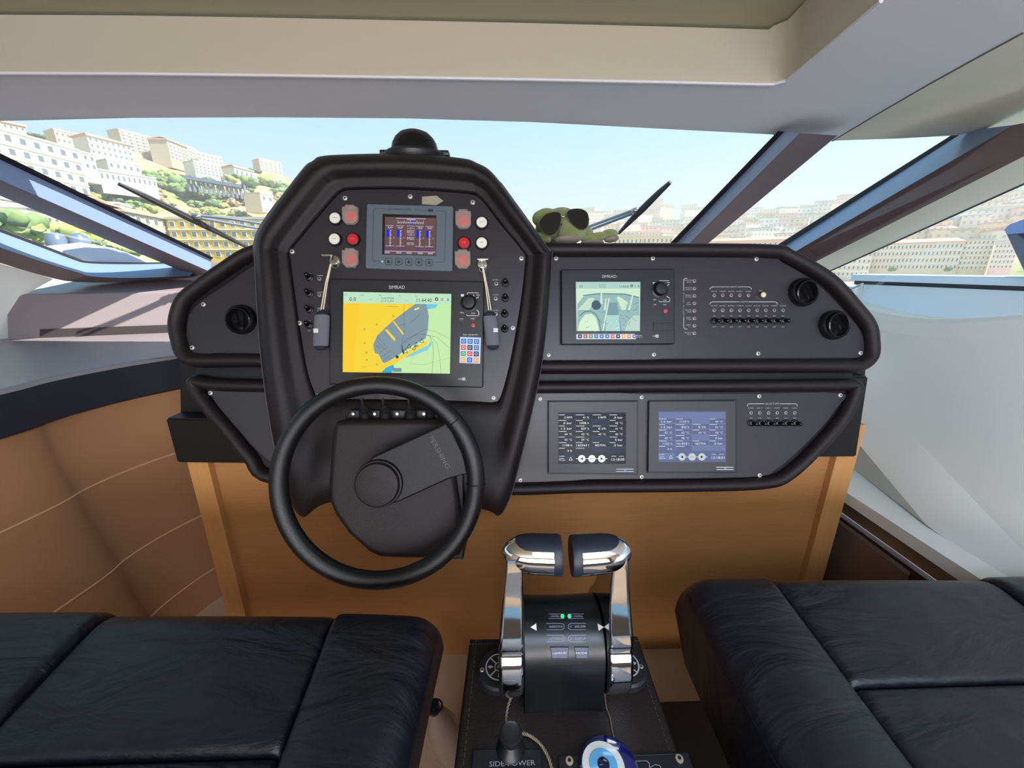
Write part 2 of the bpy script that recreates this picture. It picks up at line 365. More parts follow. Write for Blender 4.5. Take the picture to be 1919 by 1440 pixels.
# left lower side pane and its frame
def lowd(x): return 1.59 + (1.85 - 1.59) * x / 157 if x < 157 else 1.85 + (2.0 - 1.85) * (x - 157) / 143
def lf(k): return lambda x, y: aD(x, y, lowd(x)) * k
gl = B(); gl.poly([gG(-48, 310, .99)] + PL([(-48, 410), (0, 428), (157, 489), (300, 492), (372, 493)], lf(1)) + [gG(395, 488, .99)])
w3 = struct('window_3', gl, GLASSW, 0)
def smoothpx(p, k=5): return cat(p, k)
A = [PL(smoothpx([(-48, 409), (0, 427.6), (80, 459), (140, 482), (165, 489.5), (230, 491.5), (300, 492), (380, 490)]), lf(1)),
     PL(smoothpx([(-48, 417), (0, 435), (80, 465), (138, 487), (165, 493.5), (230, 495.5), (309, 494.5), (385, 492)]), lf(.995)),
     PL(smoothpx([(-48, 449), (0, 464), (80, 491), (150, 512), (172, 518), (225, 521), (290, 520), (356, 517)]), lf(.94)),
     PL(smoothpx([(-48, 479), (0, 493), (50, 508), (100, 522), (135, 528), (204, 530), (290, 526), (362, 519)]), lf(.955))]
strip3('lower', w3, A, (RUBBER, REVEAL, BROWN), ('rubber_seal', 'window_reveal', 'frame_trim'))
# side window on the right with sill
gl = B(); gl.poly([pil(.99)(1545, 512)] + PL([(1592, 566), (1750, 597), (1919, 588), (2300, 560)], lambda x, y: aX(x, y, 1.33)) + [aX(2300, 180, 1.42), pil(.99)(1919, 344)])
w4 = struct('window_4', gl, GLASSW, 0)

# left side: white wall above the shelf, the shelf with its lip, tan wall below
wallpx = [(-60, 480), (0, 494), (50, 508), (101, 523), (75, 537), (47, 553), (56, 640)]
b = B(); _a, _b, _c = aD(0, 494, 1.585), aD(101, 523, 1.72), aD(56, 640, 1.72); _nn = (_b - _a).cross(_c - _a)
def wpl(x, y): r = ray(x, y); return r * (_a.dot(_nn) / r.dot(_nn))
b.poly([wpl(x, y) for x, y in wallpx] + [wpl(-260, 700), wpl(-260, 420)])
struct('wall_left', b, WALLW, 0)
ZS, ZL = -.285, -.405
lipc = [Vector((-1.30, -.9, 0)), Vector((-1.285, .3, 0)), Vector((-1.28, .6, 0))] + [Vector((p.x, p.y, 0)) for p in (aZ(0, 731, ZS), aZ(80, 711, ZS), aZ(156, 695, ZS), aZ(240, 680, ZS), aZ(331, 666, ZS))] + [Vector((-1.03, 1.52, 0)), Vector((-.7, 1.75, 0))]
lipc = [Vector(p) for p in cat(lipc, 6)]
sh = lambda z, off=0, back=0: [Vector((p.x - off, p.y + back, z)) for p in lipc]
b = B(); far = [Vector((-2.4, -.9, ZS))] * 1
b.loft([[Vector((-2.5, max(p.y, -.9) + (.5 if i > 30 else 0), ZS)) for i, p in enumerate(lipc)], sh(ZS, .012), sh(ZS - .003, .004), sh(ZS - .012, 0)], False)
b.loft([[Vector((-2.5, 2.25, ZS)), Vector((-.3, 2.25, ZS))], [Vector((-2.5, lipc[-1].y + .5, ZS)), Vector((-.3, lipc[-1].y, ZS))]], False)
b.poly([Vector((-2.5, 2.3, ZS - .001)), Vector((-2.5, 1.2, ZS - .001)), Vector((-1.25, 1.2, ZS - .001)), Vector((-.72, 1.74, ZS - .001)), Vector((-.3, 2.0, ZS - .001))])
struct('trim_6', b, SHELF)
b = B(); b.loft([sh(ZS - .012, 0), sh(ZL + .006, .0), sh(ZL, .006), sh(ZL, .04)], False); struct('trim_7', b, NAVYL)
WOFF = lambda z: .02 if z > -.5 else .02 - (-.5 - z) * .19
b = B(); b.loft([sh(z, WOFF(z)) for z in (ZL + .01, -.5, -.63, -.76, -.9, -1.05, FLOOR - .01)], False); struct('trim_11', b, TAN)
b = B()
for z in (-.625, -.875, -1.085): b.tube(sh(z, WOFF(z) - .001), .0026, 6)
struct('wall_seams_left', b, TANS)  # stitched seam lines across the tan side wall
# boxed ledge below the windshield, with the shadow slot at its foot
def lg(x, z): # ledge face line: px -> point at height z on the vertical face
    t = (x - 48) / (330 - 48); a = Vector((-2.09, 1.69, 0)); c = Vector((-1.60, 1.84, 0)); p = a.lerp(c, t); return Vector((p.x, p.y, z))
xs = [48, 52, 120, 200, 330, 700, 1000]
b = B(); zt, zb = -.103, ZS
b.loft([[lg(x, zb) for x in xs], [lg(x, zt - .006) + Vector((0, .05, 0)) for x in xs], [lg(x, zt) + Vector((0, .058, 0)) for x in xs], [lg(x, zt) + Vector((.02, .10, .008)) for x in xs], [lg(x, zt + .05) + Vector((.05, .30, 0)) for x in xs]], False)
b.poly([lg(48, zb), lg(48, zt) + Vector((0, .055, 0)), lg(48, zt) + Vector((-.1, .5, 0)), lg(48, zb) + Vector((-.1, .5, 0))])
struct('trim_8', b, SHELF)
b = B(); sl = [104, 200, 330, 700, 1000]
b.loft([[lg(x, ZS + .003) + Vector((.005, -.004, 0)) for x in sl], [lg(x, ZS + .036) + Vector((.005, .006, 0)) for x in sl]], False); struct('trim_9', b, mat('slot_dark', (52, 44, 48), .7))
# foredeck base under the glass
b = B(); b.loft([[Vector((-2.2, 2.16, .035)), Vector((0, 2.16, .03)), Vector((1.7, 2.1, .03))], [Vector((-2.0, 2.0, -.3)), Vector((0, 2.0, -.3)), Vector((1.6, 1.95, -.3))]], False); struct('trim_10', b, SHELF)

# right side: faceted white wall, ledge, brown cabinet
b = B(); X = aX
ea, eb, ec, ed_ = X(1626, 729, 1.22), X(1919, 1035, 1.10), Vector((1.08, .1, -.58)), Vector((1.08, -.9, -.58))
sill = [X(1560, 548, 1.34), X(1595, 571, 1.32), X(1650, 586, 1.31), X(1700, 595, 1.305), X(1750, 599, 1.3), X(1810, 598, 1.3), X(1919, 590, 1.3), Vector((1.3, .2, -.1)), Vector((1.3, -.9, -.1))]
s2 = [p + Vector((-.02, 0, -.012)) for p in sill]; s3 = [p + Vector((-.03, 0, -.05)) for p in sill]; sill.insert(3, sill[2].lerp(sill[3], .5)); s2.insert(3, s2[2].lerp(s2[3], .5)); s3.insert(3, s3[2].lerp(s3[3], .5))
so = [p + Vector((.07, 0, .004)) for p in sill]
low = [Vector((1.235, 2.0, -.36)), Vector((1.23, 1.7, -.37)), ea.lerp(Vector((1.23, 1.7, -.37)), .5), ea, ea.lerp(eb, .35), ea.lerp(eb, .6), ea.lerp(eb, .8), eb, ec, ed_]
b.loft([so, sill, s2, s3], False); b.loft([s3, [p.lerp(q, .5) + Vector((.02, 0, 0)) for p, q in zip(s3, low)], low], False)
LZ = -.62
fa, fb, fc_ = X(1611, 835, 1.14), X(1736, 984, 1.06), aZ(1766, 1006, LZ)
fd = aZ(1902, 1089, LZ); fe = Vector((fd.x, -.9, LZ)); fz = Vector((1.15, 1.9, -.5))
b.loft([low, [fz, fz.lerp(fa, .5), fz.lerp(fa, .8), fa, fa.lerp(fb, .5), fb, fc_, fd, Vector((fd.x, .1, LZ)), fe]], False)
lb = [aZ(1600, 880, LZ), aZ(1678, 915, LZ)]
b.poly([fa, fb, fc_, aZ(1766, 1006, LZ), lb[1], lb[0]]); b.poly([fz, fa, lb[0], Vector((1.15, 1.9, LZ))])
lf0, lf1 = aZ(1584, 922, LZ), aZ(1842, 1089, LZ)
b.poly([Vector((lf0.x, 1.9, LZ)), lf0, lf1, Vector((lf1.x, -.9, LZ)), fe, fd, aZ(1766, 1006, LZ), lb[1], lb[0], Vector((1.15, 1.9, LZ))])
b.loft([[Vector((lf0.x, 1.9, LZ)), lf0, lf1, Vector((lf1.x, -.9, LZ))], [Vector((lf0.x, 1.9, LZ - .032)), lf0 + Vector((0, 0, -.032)), lf1 + Vector((0, 0, -.032)), Vector((lf1.x, -.9, LZ - .032))]], False)
struct('wall_right', b, WALLW, 24)
cx = lf0.x + .004
cb = thing('side_cabinet', 'dark brown low side cabinet under the white ledge right of the console', 'cabinet', Vector((cx + .1, .7, FLOOR)))
b = B(); b.box((cx + .05, .6, (LZ - .05 + FLOOR) / 2 - .03), (.07, 2.4, -FLOOR + LZ - .12)); obj('door', b, WOODV, cb)
b = B(); b.box((cx + .06, .6, LZ - .062), (.05, 2.4, .06)); obj('carcass', b, mat('taupe_edge', (140, 122, 108), .5), cb)
b = B(); b.box((cx + .013, 1.2, LZ - .097), (.006, 1.2, .006)); b.box((cx + .012, .72, LZ - .115), (.012, .08, .04), .003); obj('handle', b, mat('dark_bronze', (70, 44, 34), .3, metal=.5), cb)

# the saloon behind the seats closes the cabin
SAL = mat('saloon_panelling', (120, 98, 82), .6, var=.05)
struct('wall_back', B().box((0, -2.35, -.35), (3.2, .06, 1.9)), SAL); struct('wall_side_saloon', B().box((-1.6, -1.6, -.35), (.06, 1.5, 1.9)), SAL)
bpy.data.objects['wall_side_saloon'].name = 'wall_left_rear'; struct('wall_right_rear', B().box((1.6, -1.6, -.35), (.06, 1.5, 1.9)), SAL)
struct('ceiling_rear', B().box((0, -1.62, .6), (3.3, 1.5, .04)), HEAD)

# ================================================================ HELM CONSOLE
con = thing('helm_console', 'black padded helm console on a cherry wood base under the windshield', 'console', Vector((.02, 1.1, FLOOR)))
YW = .953
L0, R0 = aY(357, 873, YW).x, aY(1600, 860, YW).x
zt = -.40
b = B(); b.box(((L0 + R0) / 2, YW + .30, (zt + FLOOR) / 2), (R0 - L0 - .01, .58, zt - FLOOR)); obj('cabinet', b, WOOD, con)
for x0, x1 in ((L0, aY(397, 873, YW).x), (aY(1560, 860, YW).x, R0)):
    b = B(); b.box(((x0 + x1) / 2, YW + .29, (zt + FLOOR) / 2), (abs(x1 - x0) - .002, .60, zt - FLOOR - .004), .003); obj('corner_post', b, WOOD2, con)
# boxed fascias at both ends
YF = .925
def fasc(tl, br, tr, bl, name='fascia_box'):
    pts = [aY(*p, YF) for p in (bl, br, tr, tl)]
    b = B(); b.loft([pts, [p + Vector((0, .42, .0)) for p in pts]], True, True, True)
    bmesh.ops.bevel(b.bm, geom=b.bm.edges[:], offset=.004, segments=2, affect='EDGES'); return obj(name, b, LEATH2, con)
fasc((309, 785), (620, 871), (620, 786), (331, 868))
fasc((1350, 705), (1606, 857), (1629, 706), (1350, 858))
pts = [aY(x, y, YF + .05) for x, y in ((339, 781), (700, 781), (700, 676), (337, 676))]
b = B(); b.loft([pts, [p + Vector((0, .35, 0)) for p in pts]], True, True, True); obj('fascia_box', b, LEATH2, con)
pts = [aY(x, y, YF + .03) for x, y in ((1300, 740), (1619, 740), (1622, 688), (1300, 688))]
b = B(); b.loft([pts, [p + Vector((0, .35, 0)) for p in pts]], True, True, True); obj('fascia_box', b, LEATH2, con)
# upper and lower padded rolls with the body behind them (centre lines of the rolls)
UP = [(334, 604), (346, 566), (372, 542), (420, 508), (478, 474), (560, 466), (760, 468), (1033, 470), (1250, 470), (1438, 472), (1476, 482), (1550, 525), (1600, 578), (1624, 610), (1630, 640), (1628, 668), (1606, 685), (1560, 686), (1250, 687), (1020, 688), (760, 684), (480, 676), (372, 676), (348, 664), (338, 636)]
LO = [(366, 716), (420, 722), (700, 726), (1015, 726), (1300, 724), (1560, 722), (1598, 722), (1598, 740), (1576, 784), (1530, 838), (1476, 888), (1430, 905), (1300, 910), (1100, 912), (960, 916), (760, 912), (520, 897), (470, 856), (430, 806), (392, 762)]
upc, loc_ = cat(ats(PF, UP), 5, True), cat(ats(PF, LO), 5, True)
def rollpart(nm, pc, a, bb, depth, M=PF):
    b = B(); b.rim(pc, a, bb, 0, 16, M); obj(nm, b, LEATH, con, smooth=60)
def bodypart(nm, pc, z0, z1, M=PF, shrink=.0):
    b = B(); b.prism([p for p in pc], z0, z1, M=M); obj(nm, b, LEATH2, con)
rollpart('upper_roll', upc, .0165, .022, .2); bodypart('upper_body', upc, -.22, -.004)
rollpart('lower_roll', loc_, .0150, .020, .2); bodypart('lower_body', loc_, -.10, -.004)
b = B(); b.prism(ats(PF, [(372, 680), (1592, 682), (1592, 730), (372, 726)], -.02), -.12, -.012, M=PF); obj('neck', b, LEATH2, con)

# binnacle hood
HO = [(561, 967), (520, 863), (490, 680), (477, 490), (476, 455), (493, 415), (563, 321), (585, 302), (616, 291), (760, 288), (862, 296), (893, 305), (923, 324), (966, 380), (1027, 466), (1034, 486), (1021, 640), (1002, 750), (968, 890), (953, 940), (934, 967), (905, 955), (760, 930), (614, 943)]
HI = [(598, 748), (590, 736), (572, 674), (545, 492), (545, 473), (556, 457), (625, 375), (640, 362), (658, 357), (760, 356), (878, 364), (895, 370), (908, 382), (936, 419), (980, 473), (984, 492), (973, 583), (954, 686), (938, 744), (930, 753), (915, 754), (880, 752), (760, 749), (640, 748)]
WB = .05
def hoodring(f, z, k=5):
    P = [(a[0] * (1 - f) + c[0] * f, a[1] * (1 - f) + c[1] * f) for a, c in zip(HI, HO)]
    # extra control points keep the corners tight
    return [PF @ Vector((x, y, z)) for x, y in cat(ats(PF, P, z), k, True)]
b = B(); b.loft([hoodring(-.02, WB - .016), hoodring(.0, WB - .004), hoodring(.04, WB + .006), hoodring(.14, WB + .011), hoodring(.26, WB + .010), hoodring(.38, WB + .016), hoodring(.52, WB + .028), hoodring(.7, WB + .037), hoodring(.84, WB + .035), hoodring(.94, WB + .024), hoodring(.99, WB + .008), hoodring(1.0, WB - .01), hoodring(1.0, WB - .06), hoodring(1.0, -.1)], True, True)
b.bm.normal_update(); obj('binnacle_hood', b, LEATH, con, smooth=80)
# stitched seams on the hood's flanks
for fr in (.985,):
    ring = hoodring(1.004, WB - .004); n_ = len(ring); 
    for q_ in (ring[5:28], ring[62:100]): b = B(); b.tube(q_, .0010, 5); obj('stitching', b, mat('grey_thread', (80, 74, 74), .7), con)

# ---------------------------------------------------------------- fittings shared by the panels
def mk_screw():
    b = B(); b.lathe([(.0052, 0), (.0052, .0016), (.0044, .0026), (.003, .003)], 16); b.mi = 1; b.lathe([(.0019, .0029), (.0019, .0034)], 8); return meshof(b, [mat('screw_head', (196, 194, 186), .35, metal=.35), BLK])
def mk_toggle():
    b = B(); b.lathe([(.0085, 0), (.0085, .003), (.0068, .004), (.0068, .007), (.0045, .0085)], 16)
    b.mi = 1; b.tube([(0, 0, .006), (.001, -.0005, .010), (.0035, -.0012, .014)], [.0045, .0048, .0050], 10); b.ball((.0036, -.0012, .014), .0052, 2); return meshof(b, [BLK, mat('glossy_black_lever', (9, 9, 12), .25)])
def mk_lamp(c=(120, 40, 40)):
    b = B(); b.lathe([(.0042, 0), (.0042, .0014), (.0030, .0016)], 14); b.mi = 1; b.lathe([(.0022, .0014), (.002, .0024), (.001, .003)], 10); return meshof(b, [mat('lamp_ring', (150, 148, 150), .35, metal=.5), mat('lamp_lens_%d' % c[0], c, .3)])
SCR, TOG, LAMPR, LAMPK = mk_screw(), mk_toggle(), mk_lamp(), mk_lamp((40, 42, 46))
def put(src, name, root, M, pts, z=0, rot=0):
    for x, y in pts: u, v = at(M, x, y, z); inst(src, name, root, (u, v, z), rot)
def plate(root, M, px, z0, z1, m=PANEL, bev=.0012):
    b = B(); b.prism([tuple(p) for p in px], z0, z1, bev, seg=1); return obj('plate', b, m, root, local=True)
GR = (172, 172, 176)
# left wing panels
p1 = thing('instrument_panel', 'satin black upper panel with one air vent, left wing of the console', 'instrument panel', frame(420, 600, .0)); M = WM[p1.name]
plate(p1, M, cat(ats(M, [(352, 604), (372, 570), (425, 534), (480, 496), (510, 492), (510, 661), (420, 661), (358, 660)]), 5, True), -.006, .001)
put(SCR, 'screw', p1, M, [(382, 571), (361, 652)], .001)
p2 = thing('instrument_panel', 'small curved triangular black panel low on the left wing', 'instrument panel', frame(450, 780, 0)); M = WM[p2.name]
plate(p2, M, ats(M, [(388, 732), (512, 733), (520, 876), (500, 860), (470, 832), (435, 792), (408, 760)]), -.006, .001)
put(SCR, 'screw', p2, M, [(395, 737)], .001)

# right upper panel
p3 = thing('instrument_panel', 'long black upper right panel with light switches, alarm lamps and two vents', 'instrument panel', frame(1320, 575, 0)); M = WM[p3.name]
plate(p3, M, cat(ats(M, [(1010, 482), (1200, 481), (1428, 482), (1465, 492), (1530, 532), (1580, 582), (1612, 620), (1618, 640), (1614, 668), (1560, 671), (1250, 672), (1010, 673)]), 4, True), -.006, .001)
put(SCR, 'screw', p3, M, [(1042, 485), (1223, 485), (1417, 486), (1028, 666), (1225, 665), (1420, 663), (1612, 662)], .001)
NX = [1338 + 16.1 * i for i in range(9)]
put(TOG, 'toggle_switch', p3, M, [(x, 602) for x in NX], .001)
put(LAMPK, 'indicator_lamp', p3, M, [(x, 582) for x in NX], .001)
put(LAMPR, 'indicator_lamp', p3, M, [(1338 + 16 * i, 554) for i in range(5)], .001)
put(LAMPR, 'indicator_lamp', p3, M, [(1301, 527 + 14 * i) for i in range(8)], .001)
b = B(); u, v = at(M, 1427, 554, .001); T = Matrix.Translation((u, v, .001)); b.lathe([(.0085, 0), (.0085, .004), (.007, .006), (.0066, .0075)], 20, T); b.mi = 1; b.lathe([(.0062, .0075), (.005, .0085)], 20, T); obj('push_button', b, [STEEL, mat('cream_cap', (214, 205, 170), .4)], p3, local=True)
pc = Pic(M, .0014, lit=False)
pc.line([(1288, 522), (1283, 522), (1281, 525), (1281, 545)], 1.3, GR).line([(1281, 595), (1281, 614), (1284, 617), (1288, 617)], 1.3, GR)
for i, ch in enumerate('BILGE ALARMS'):
    if ch != ' ': pc.text(ch, 1281, 550 + i * 3.9, 2.6, GR)
for i, s_ in enumerate((('FORWARD', 'BILGE'), ('ENGINE', 'ROOM P.'), ('ENGINE', 'ROOM S.'), ('AFT', 'PEAK'), ('MASTER', 'CABIN'), ('GUEST', 'CABIN'), ('CREW', ''), ('BLACK W.', 'TANK'))):
    pc.text(s_[0], 1290, 525.6 + 14 * i, 2.3, GR); pc.text(s_[1] or '-', 1291, 529 + 14 * i, 2.3, GR)
pc.line([(1330, 543), (1331, 540), (1334, 538), (1340, 538)], 1.3, GR).line([(1398, 538), (1404, 538), (1407, 540), (1408, 543)], 1.3, GR).text('NAVIGATION LIGHTS ALARMS', 1369, 538, 3.2, GR, 56)
for i, s_ in enumerate(('ANCHOR', 'STERN', 'MASTHD', 'PORT', 'STARB.')): pc.text(s_, 1338 + 16 * i, 546.5, 2.2, GR, 11)
pc.text('TEST', 1425, 545, 2.2, GR)
pc.line([(1330, 571), (1331, 568), (1334, 566), (1385, 566)], 1.3, GR).line([(1402, 566), (1452, 566), (1456, 568), (1457, 571)], 1.3, GR).text('LIGHTS', 1393.5, 566, 3.2, GR, 14)
for i, (x, s_) in enumerate(zip(NX, ('ANCHOR', 'NAVIGAT.', 'BOW', 'STERN', 'COCKPIT', 'FLY', 'DECK', 'COURT.', 'HORN'))):
    pc.text(s_, x, 573.5, 2.2, GR, 12); pc.text('ON', x, 592.5, 2.4, GR); pc.text('OFF', x, 613, 2.4, GR)
pc.build('lettering', p3)

# right lower panel
p4 = thing('instrument_panel', 'black lower right panel with six switches under a BILGE PUMP heading', 'instrument panel', frame(1280, 820, 0)); M = WM[p4.name]
plate(p4, M, cat(ats(M, [(985, 741), (1200, 739), (1400, 738), (1578, 737), (1570, 760), (1540, 800), (1490, 850), (1450, 882), (1425, 893), (1300, 896), (1100, 898), (960, 902)]), 4, True), -.006, .001)
put(SCR, 'screw', p4, M, [(1012, 748), (1202, 745), (1422, 743), (1574, 741), (1202, 894), (1423, 891), (975, 900)], .001)
BX = [1407 + 16.3 * i for i in range(6)]
put(TOG, 'toggle_switch', p4, M, [(x, 793) for x in BX], .001); put(LAMPK, 'indicator_lamp', p4, M, [(x, 774) for x in BX], .001)
pc = Pic(M, .0014, lit=False)
pc.line([(1400, 762), (1401, 758), (1404, 757), (1432, 757)], 1.3, GR).line([(1461, 757), (1490, 757), (1493, 758), (1494, 762)], 1.3, GR).text('BILGE PUMP', 1447, 757, 3.2, GR, 25)
for x, s_ in zip(BX, ('FWD', 'ENG. P', 'ENG. S', 'AFT', 'CREW', 'TANK')): pc.text(s_, x, 765, 2.2, GR, 10); pc.text('ON', x, 784, 2.4, GR)
pc.build('lettering', p4)

# binnacle panel
MB_ = frame(765, 560, WB)
p5 = thing('instrument_panel', 'black binnacle panel behind the steering wheel, holding push buttons and key switches', 'instrument panel', MB_); M = MB_
plate(p5, M, cat(ats(M, HI), 4, True), -.012, .001)
put(SCR, 'screw', p5, M, [(647, 372), (769, 369), (886, 380), (548, 472), (977, 485), (562, 606), (961, 615), (597, 742), (925, 746)], .001)
put(TOG, 'toggle_switch', p5, M, [(581, 521), (581, 551), (581, 581), (580, 610)], .001, R(120)); put(TOG, 'toggle_switch', p5, M, [(947, 532), (947, 560), (946, 589), (946, 617)], .001, R(120))
put(LAMPK, 'indicator_lamp', p5, M, [(599, 523), (599, 553), (599, 582), (930, 532), (929, 560), (929, 589)], .001)
GUARD = bpy.data.materials.new('cloudy_guard'); GUARD.use_nodes = True
_b = GUARD.node_tree.nodes['Principled BSDF']; _b.inputs['Base Color'].default_value = C(206, 186, 176); _b.inputs['Alpha'].default_value = .27; _b.inputs['Roughness'].default_value = .2
def button(px, py, capc, guard):
    u, v = at(M, px, py, .001); T = Matrix.Translation((u, v, .001))
    b = B(); b.lathe([(.0150, 0), (.0150, .004), (.0135, .0062), (.0122, .0066)], 26, T); o = obj('push_button', b, BLK2 if not guard else mat('smoke_ring', (92, 82, 80), .3), p5, local=True)
    b = B(); b.lathe([(.0118, .004), (.0118, .0072), (.0100, .0086)], 26, T); obj('button_cap', b, mat('cap_%d_%d' % capc[:2], capc, .35), o, local=True)
    if guard:
        b = B(); b.prism([(u + x * .001, v + y * .001) for x, y in ((-17, 18), (17, 18), (17, -10), (9, -19), (-9, -19), (-17, -10))], .008, .017, .002); b.box((u, v + .019, .012), (.02, .006, .008), .001); obj('guard', b, GUARD, o, local=True)
    else:
        b = B(); b.text({(630, 411): 'ON', (629, 450): 'START', (903, 419): 'ON', (903, 457): 'START'}.get((px, py), 'STOP'), u, v, .0099, .0022, .009); obj('button_lettering', b, mat('ink', (70, 66, 64), .6) if capc[1] > 100 else mat('pale_ink', (220, 150, 150), .6), o, local=True)
for x, y in ((630, 411), (629, 450), (903, 419), (903, 457)): button(x, y, (228, 224, 212), False)
for x, y in ((663, 450), (870, 457)): button(x, y, (196, 36, 46), False)
for x, y in ((660, 408), (660, 488), (869, 416), (868, 490)): button(x, y, (206, 60, 60), True)
for x, y in ((628, 489), (904, 496)):
    u, v = at(M, x, y, .001); T = Matrix.Translation((u, v, .001))
    b = B(); b.lathe([(.013, 0), (.013, .003), (.0105, .006), (.009, .0065)], 24, T); b.mi = 1; b.box((u, v, .0085), (.0022, .009, .002)); obj('key_switch', b, [STEEL, BLK], p5, local=True)
pc = Pic(M, .0014, lit=False)
for y in (514, 545, 575): pc.text('ON', 581, y - 1, 2.4, GR); pc.text('WIPER', 600, y + 3, 2.2, GR, 12)
pc.text('ON', 580, 602, 2.4, GR); pc.text('OFF', 580, 620, 2.4, GR)
for i, y in enumerate((524, 552, 581)): pc.text('ON', 947, y, 2.4, GR); pc.text('WATER %d' % (i + 1), 929, y + 1, 2.2, GR, 12)
pc.text('ON', 947, 609, 2.4, GR)
pc.build('lettering', p5)

# ================================================================ DEVICES
def bezel(root, M, px, z0, z1, m, bev=.002, name='bezel'):
    b = B(); b.prism(ats(M, px, z1), z0, z1, bev); return obj(name, b, m, root, local=True)
# --- grey trim display at the top of the binnacle
M = frame(767, 445, WB)
d1 = thing('control_display', 'slate grey control display with blue bar gauges and five buttons, top of binnacle', 'display', M)
bezel(d1, M, [(689, 382), (847, 386), (849.5, 389), (848, 505), (845, 508.5), (687, 503), (684.5, 500), (687, 384)], .001, .012, GREYB)
b = B(); b.prism(ats(M, [(717, 401), (818, 404), (817, 479.5), (716, 477)], .012), .0105, .0122); obj('screen_surround', b, BLK, d1, local=True)
p = Pic(M, .0124)
T_ = lambda u, v: (721.5 + u * 95.5 + v * (-.8), 406.5 + u * 2.3 + v * 69.5)   # screen corner frame
def rc(p, u0, v0, u1, v1, c, l): p.poly([T_(u0, v1), T_(u1, v1), T_(u1, v0), T_(u0, v0)], c, l)
rc(p, 0, 0, 1, 1, (104, 78, 78), 0)
LV = (196, 186, 222)
rc(p, .22, .025, .8, .04, LV, 1); rc(p, .43, .03, .6, .075, (170, 160, 215), 2); rc(p, .5, .09, .56, .19, (40, 50, 190), 1)
for i in range(25): rc(p, .25 + i * .021, .12 if i % 6 else .085, .257 + i * .021, .17, (225, 215, 225), 2)
for u, t in ((.05, 'FLAP'), (.25, 'FLAP'), (.63, 'TRIM'), (.82, 'TRIM')):
    rc(p, u - .03, .225, u + .13, .235, LV, 1); x, y = T_(u + .06, .285); p.text(t, x, y, 4, (210, 205, 235), 9)
    rc(p, u - .01, .34, u + .055, .54, (28, 40, 214), 1)
    for i in range(12): rc(p, u + .045, .36 + i * .036, u + (.07 if i % 3 else .08), .375 + i * .036, (225, 220, 230), 2)
    rc(p, u - .03, .775, u + .14, .787, LV, 1); x, y = T_(u + .13, .56); p.text('0', x, y, 2.8, LV); rc(p, u - .02, .82, u + .1, .9, (96, 70, 110), 1)
for v, t in ((.3, '+10+1'), (.4, 'ROLL'), (.47, '+00.1'), (.58, 'Man'), (.73, 'OK OK')):
    x, y = T_(.51, v); p.text(t, x, y, 3.6, (205, 200, 230), 13)
for v in (.225, .355, .535, .68): rc(p, .43, v, .58, v + .012, LV, 1)
rc(p, 0, .915, 1, .93, LV, 1)
for u in (.0, .23, .43, .65, .85): rc(p, u, .94, u + .1, .985, (160, 150, 180), 1)
p.build('screen', d1)
p = Pic(M, .0122, lit=False); INK = (40, 46, 56)
p.text('BAG CONTROL SYSTEM', 749, 392.8, 3.2, INK, 42); p.line([(704, 391), (724, 391.5)], .6, INK).line([(776, 394), (800, 394.5)], .6, INK)
p.rect(802, 392, 812, 397, INK)
p.line([(704, 391), (700, 394), (698, 486), (701, 489), (712, 490)], .6, INK).line([(816, 395), (833, 396), (836, 399), (833, 492), (813, 492)], .6, INK)
for i in range(5):
    x, y = 728 + 19 * i, 490.5 + i * .5
    p.line([(x - 6, y - 4), (x - 4, y - 6.2), (x + 4, y - 6.2), (x + 6, y - 4), (x + 6, y + 4), (x + 4, y + 6.2), (x - 4, y + 6.2), (x - 6, y + 4), (x - 6, y - 4)], 1, INK)
p.build('lettering', d1)
for i in range(5):
    u, v = at(M, 728 + 19 * i, 490.5 + i * .5, .0125); b = B(); b.box((u, v, .0127), (.0052, .0052, .002), .0006); obj('button', b, mat('soft_key', (34, 38, 46), .5), d1, local=True)
u, v = at(M, 716.3, 490.2, .0125); b = B(); b.box((u, v, .0125), (.003, .003, .001)); obj('power_light', b, emis((150, 250, 150)), d1, local=True)

def plotter(M, root, c, scr, knob, rot_lines):
    """chartplotter body: bezel corners c, screen corners scr (TL TR BR BL)"""
    bezel(root, M, c, .001, .016, mat('charcoal_bezel', (26, 26, 32), .42), .003)
    b = B(); q = [(x + dx, y + dy) for (x, y), (dx, dy) in zip(scr, ((-4, -4), (5, -4), (5, 5), (-4, 5)))]; b.prism(ats(M, q, .0162), .0150, .0163); obj('screen_surround', b, BLK, root, local=True)
    u, v = at(M, *knob[:2], .016); T = Matrix.Translation((u, v, .016)); r = knob[2] * .92 / F_PX
    b = B(); b.lathe([(r * 1.25, 0), (r * 1.25, .0015), (r, .003), (r * .95, .010), (r * .8, .013), (r * .3, .0138)], 28, T); obj('control_knob', b, BLK, root, local=True)
# --- large chartplotter
M = frame(760, 625, WB)
c1 = thing('chartplotter', 'large black chartplotter showing a yellow and green harbour chart, in the binnacle', 'chartplotter', M)
plotter(M, c1, [(618, 522), (905, 527), (907, 529), (905, 725), (902, 727), (618, 720.5), (616.5, 718), (616.5, 524)], [(643.7, 547), (845.8, 551), (843, 700.5), (641.8, 697.6)], (879, 569, 12), None)
def S(x, y): return (550 + x / 4.463, 500 + y / 4.463)
def Sp(*a): return [S(*q) for q in a]
p = Pic(M, .0166); YL, GRN, GB = (246, 212, 60), (196, 236, 172), (128, 152, 164)
p.poly(Sp((412, 882), (1308, 895), (1320, 228), (418, 210)), GRN, 0)
p.poly(Sp((418, 210), (1320, 228), (1319, 318), (417, 302)), (190, 228, 196), 1)
p.poly(Sp((417, 302), (1030, 312), (830, 455), (740, 540), (680, 610), (670, 680), (680, 722), (715, 740), (745, 815), (760, 850), (735, 886), (412, 882)), YL, 1)
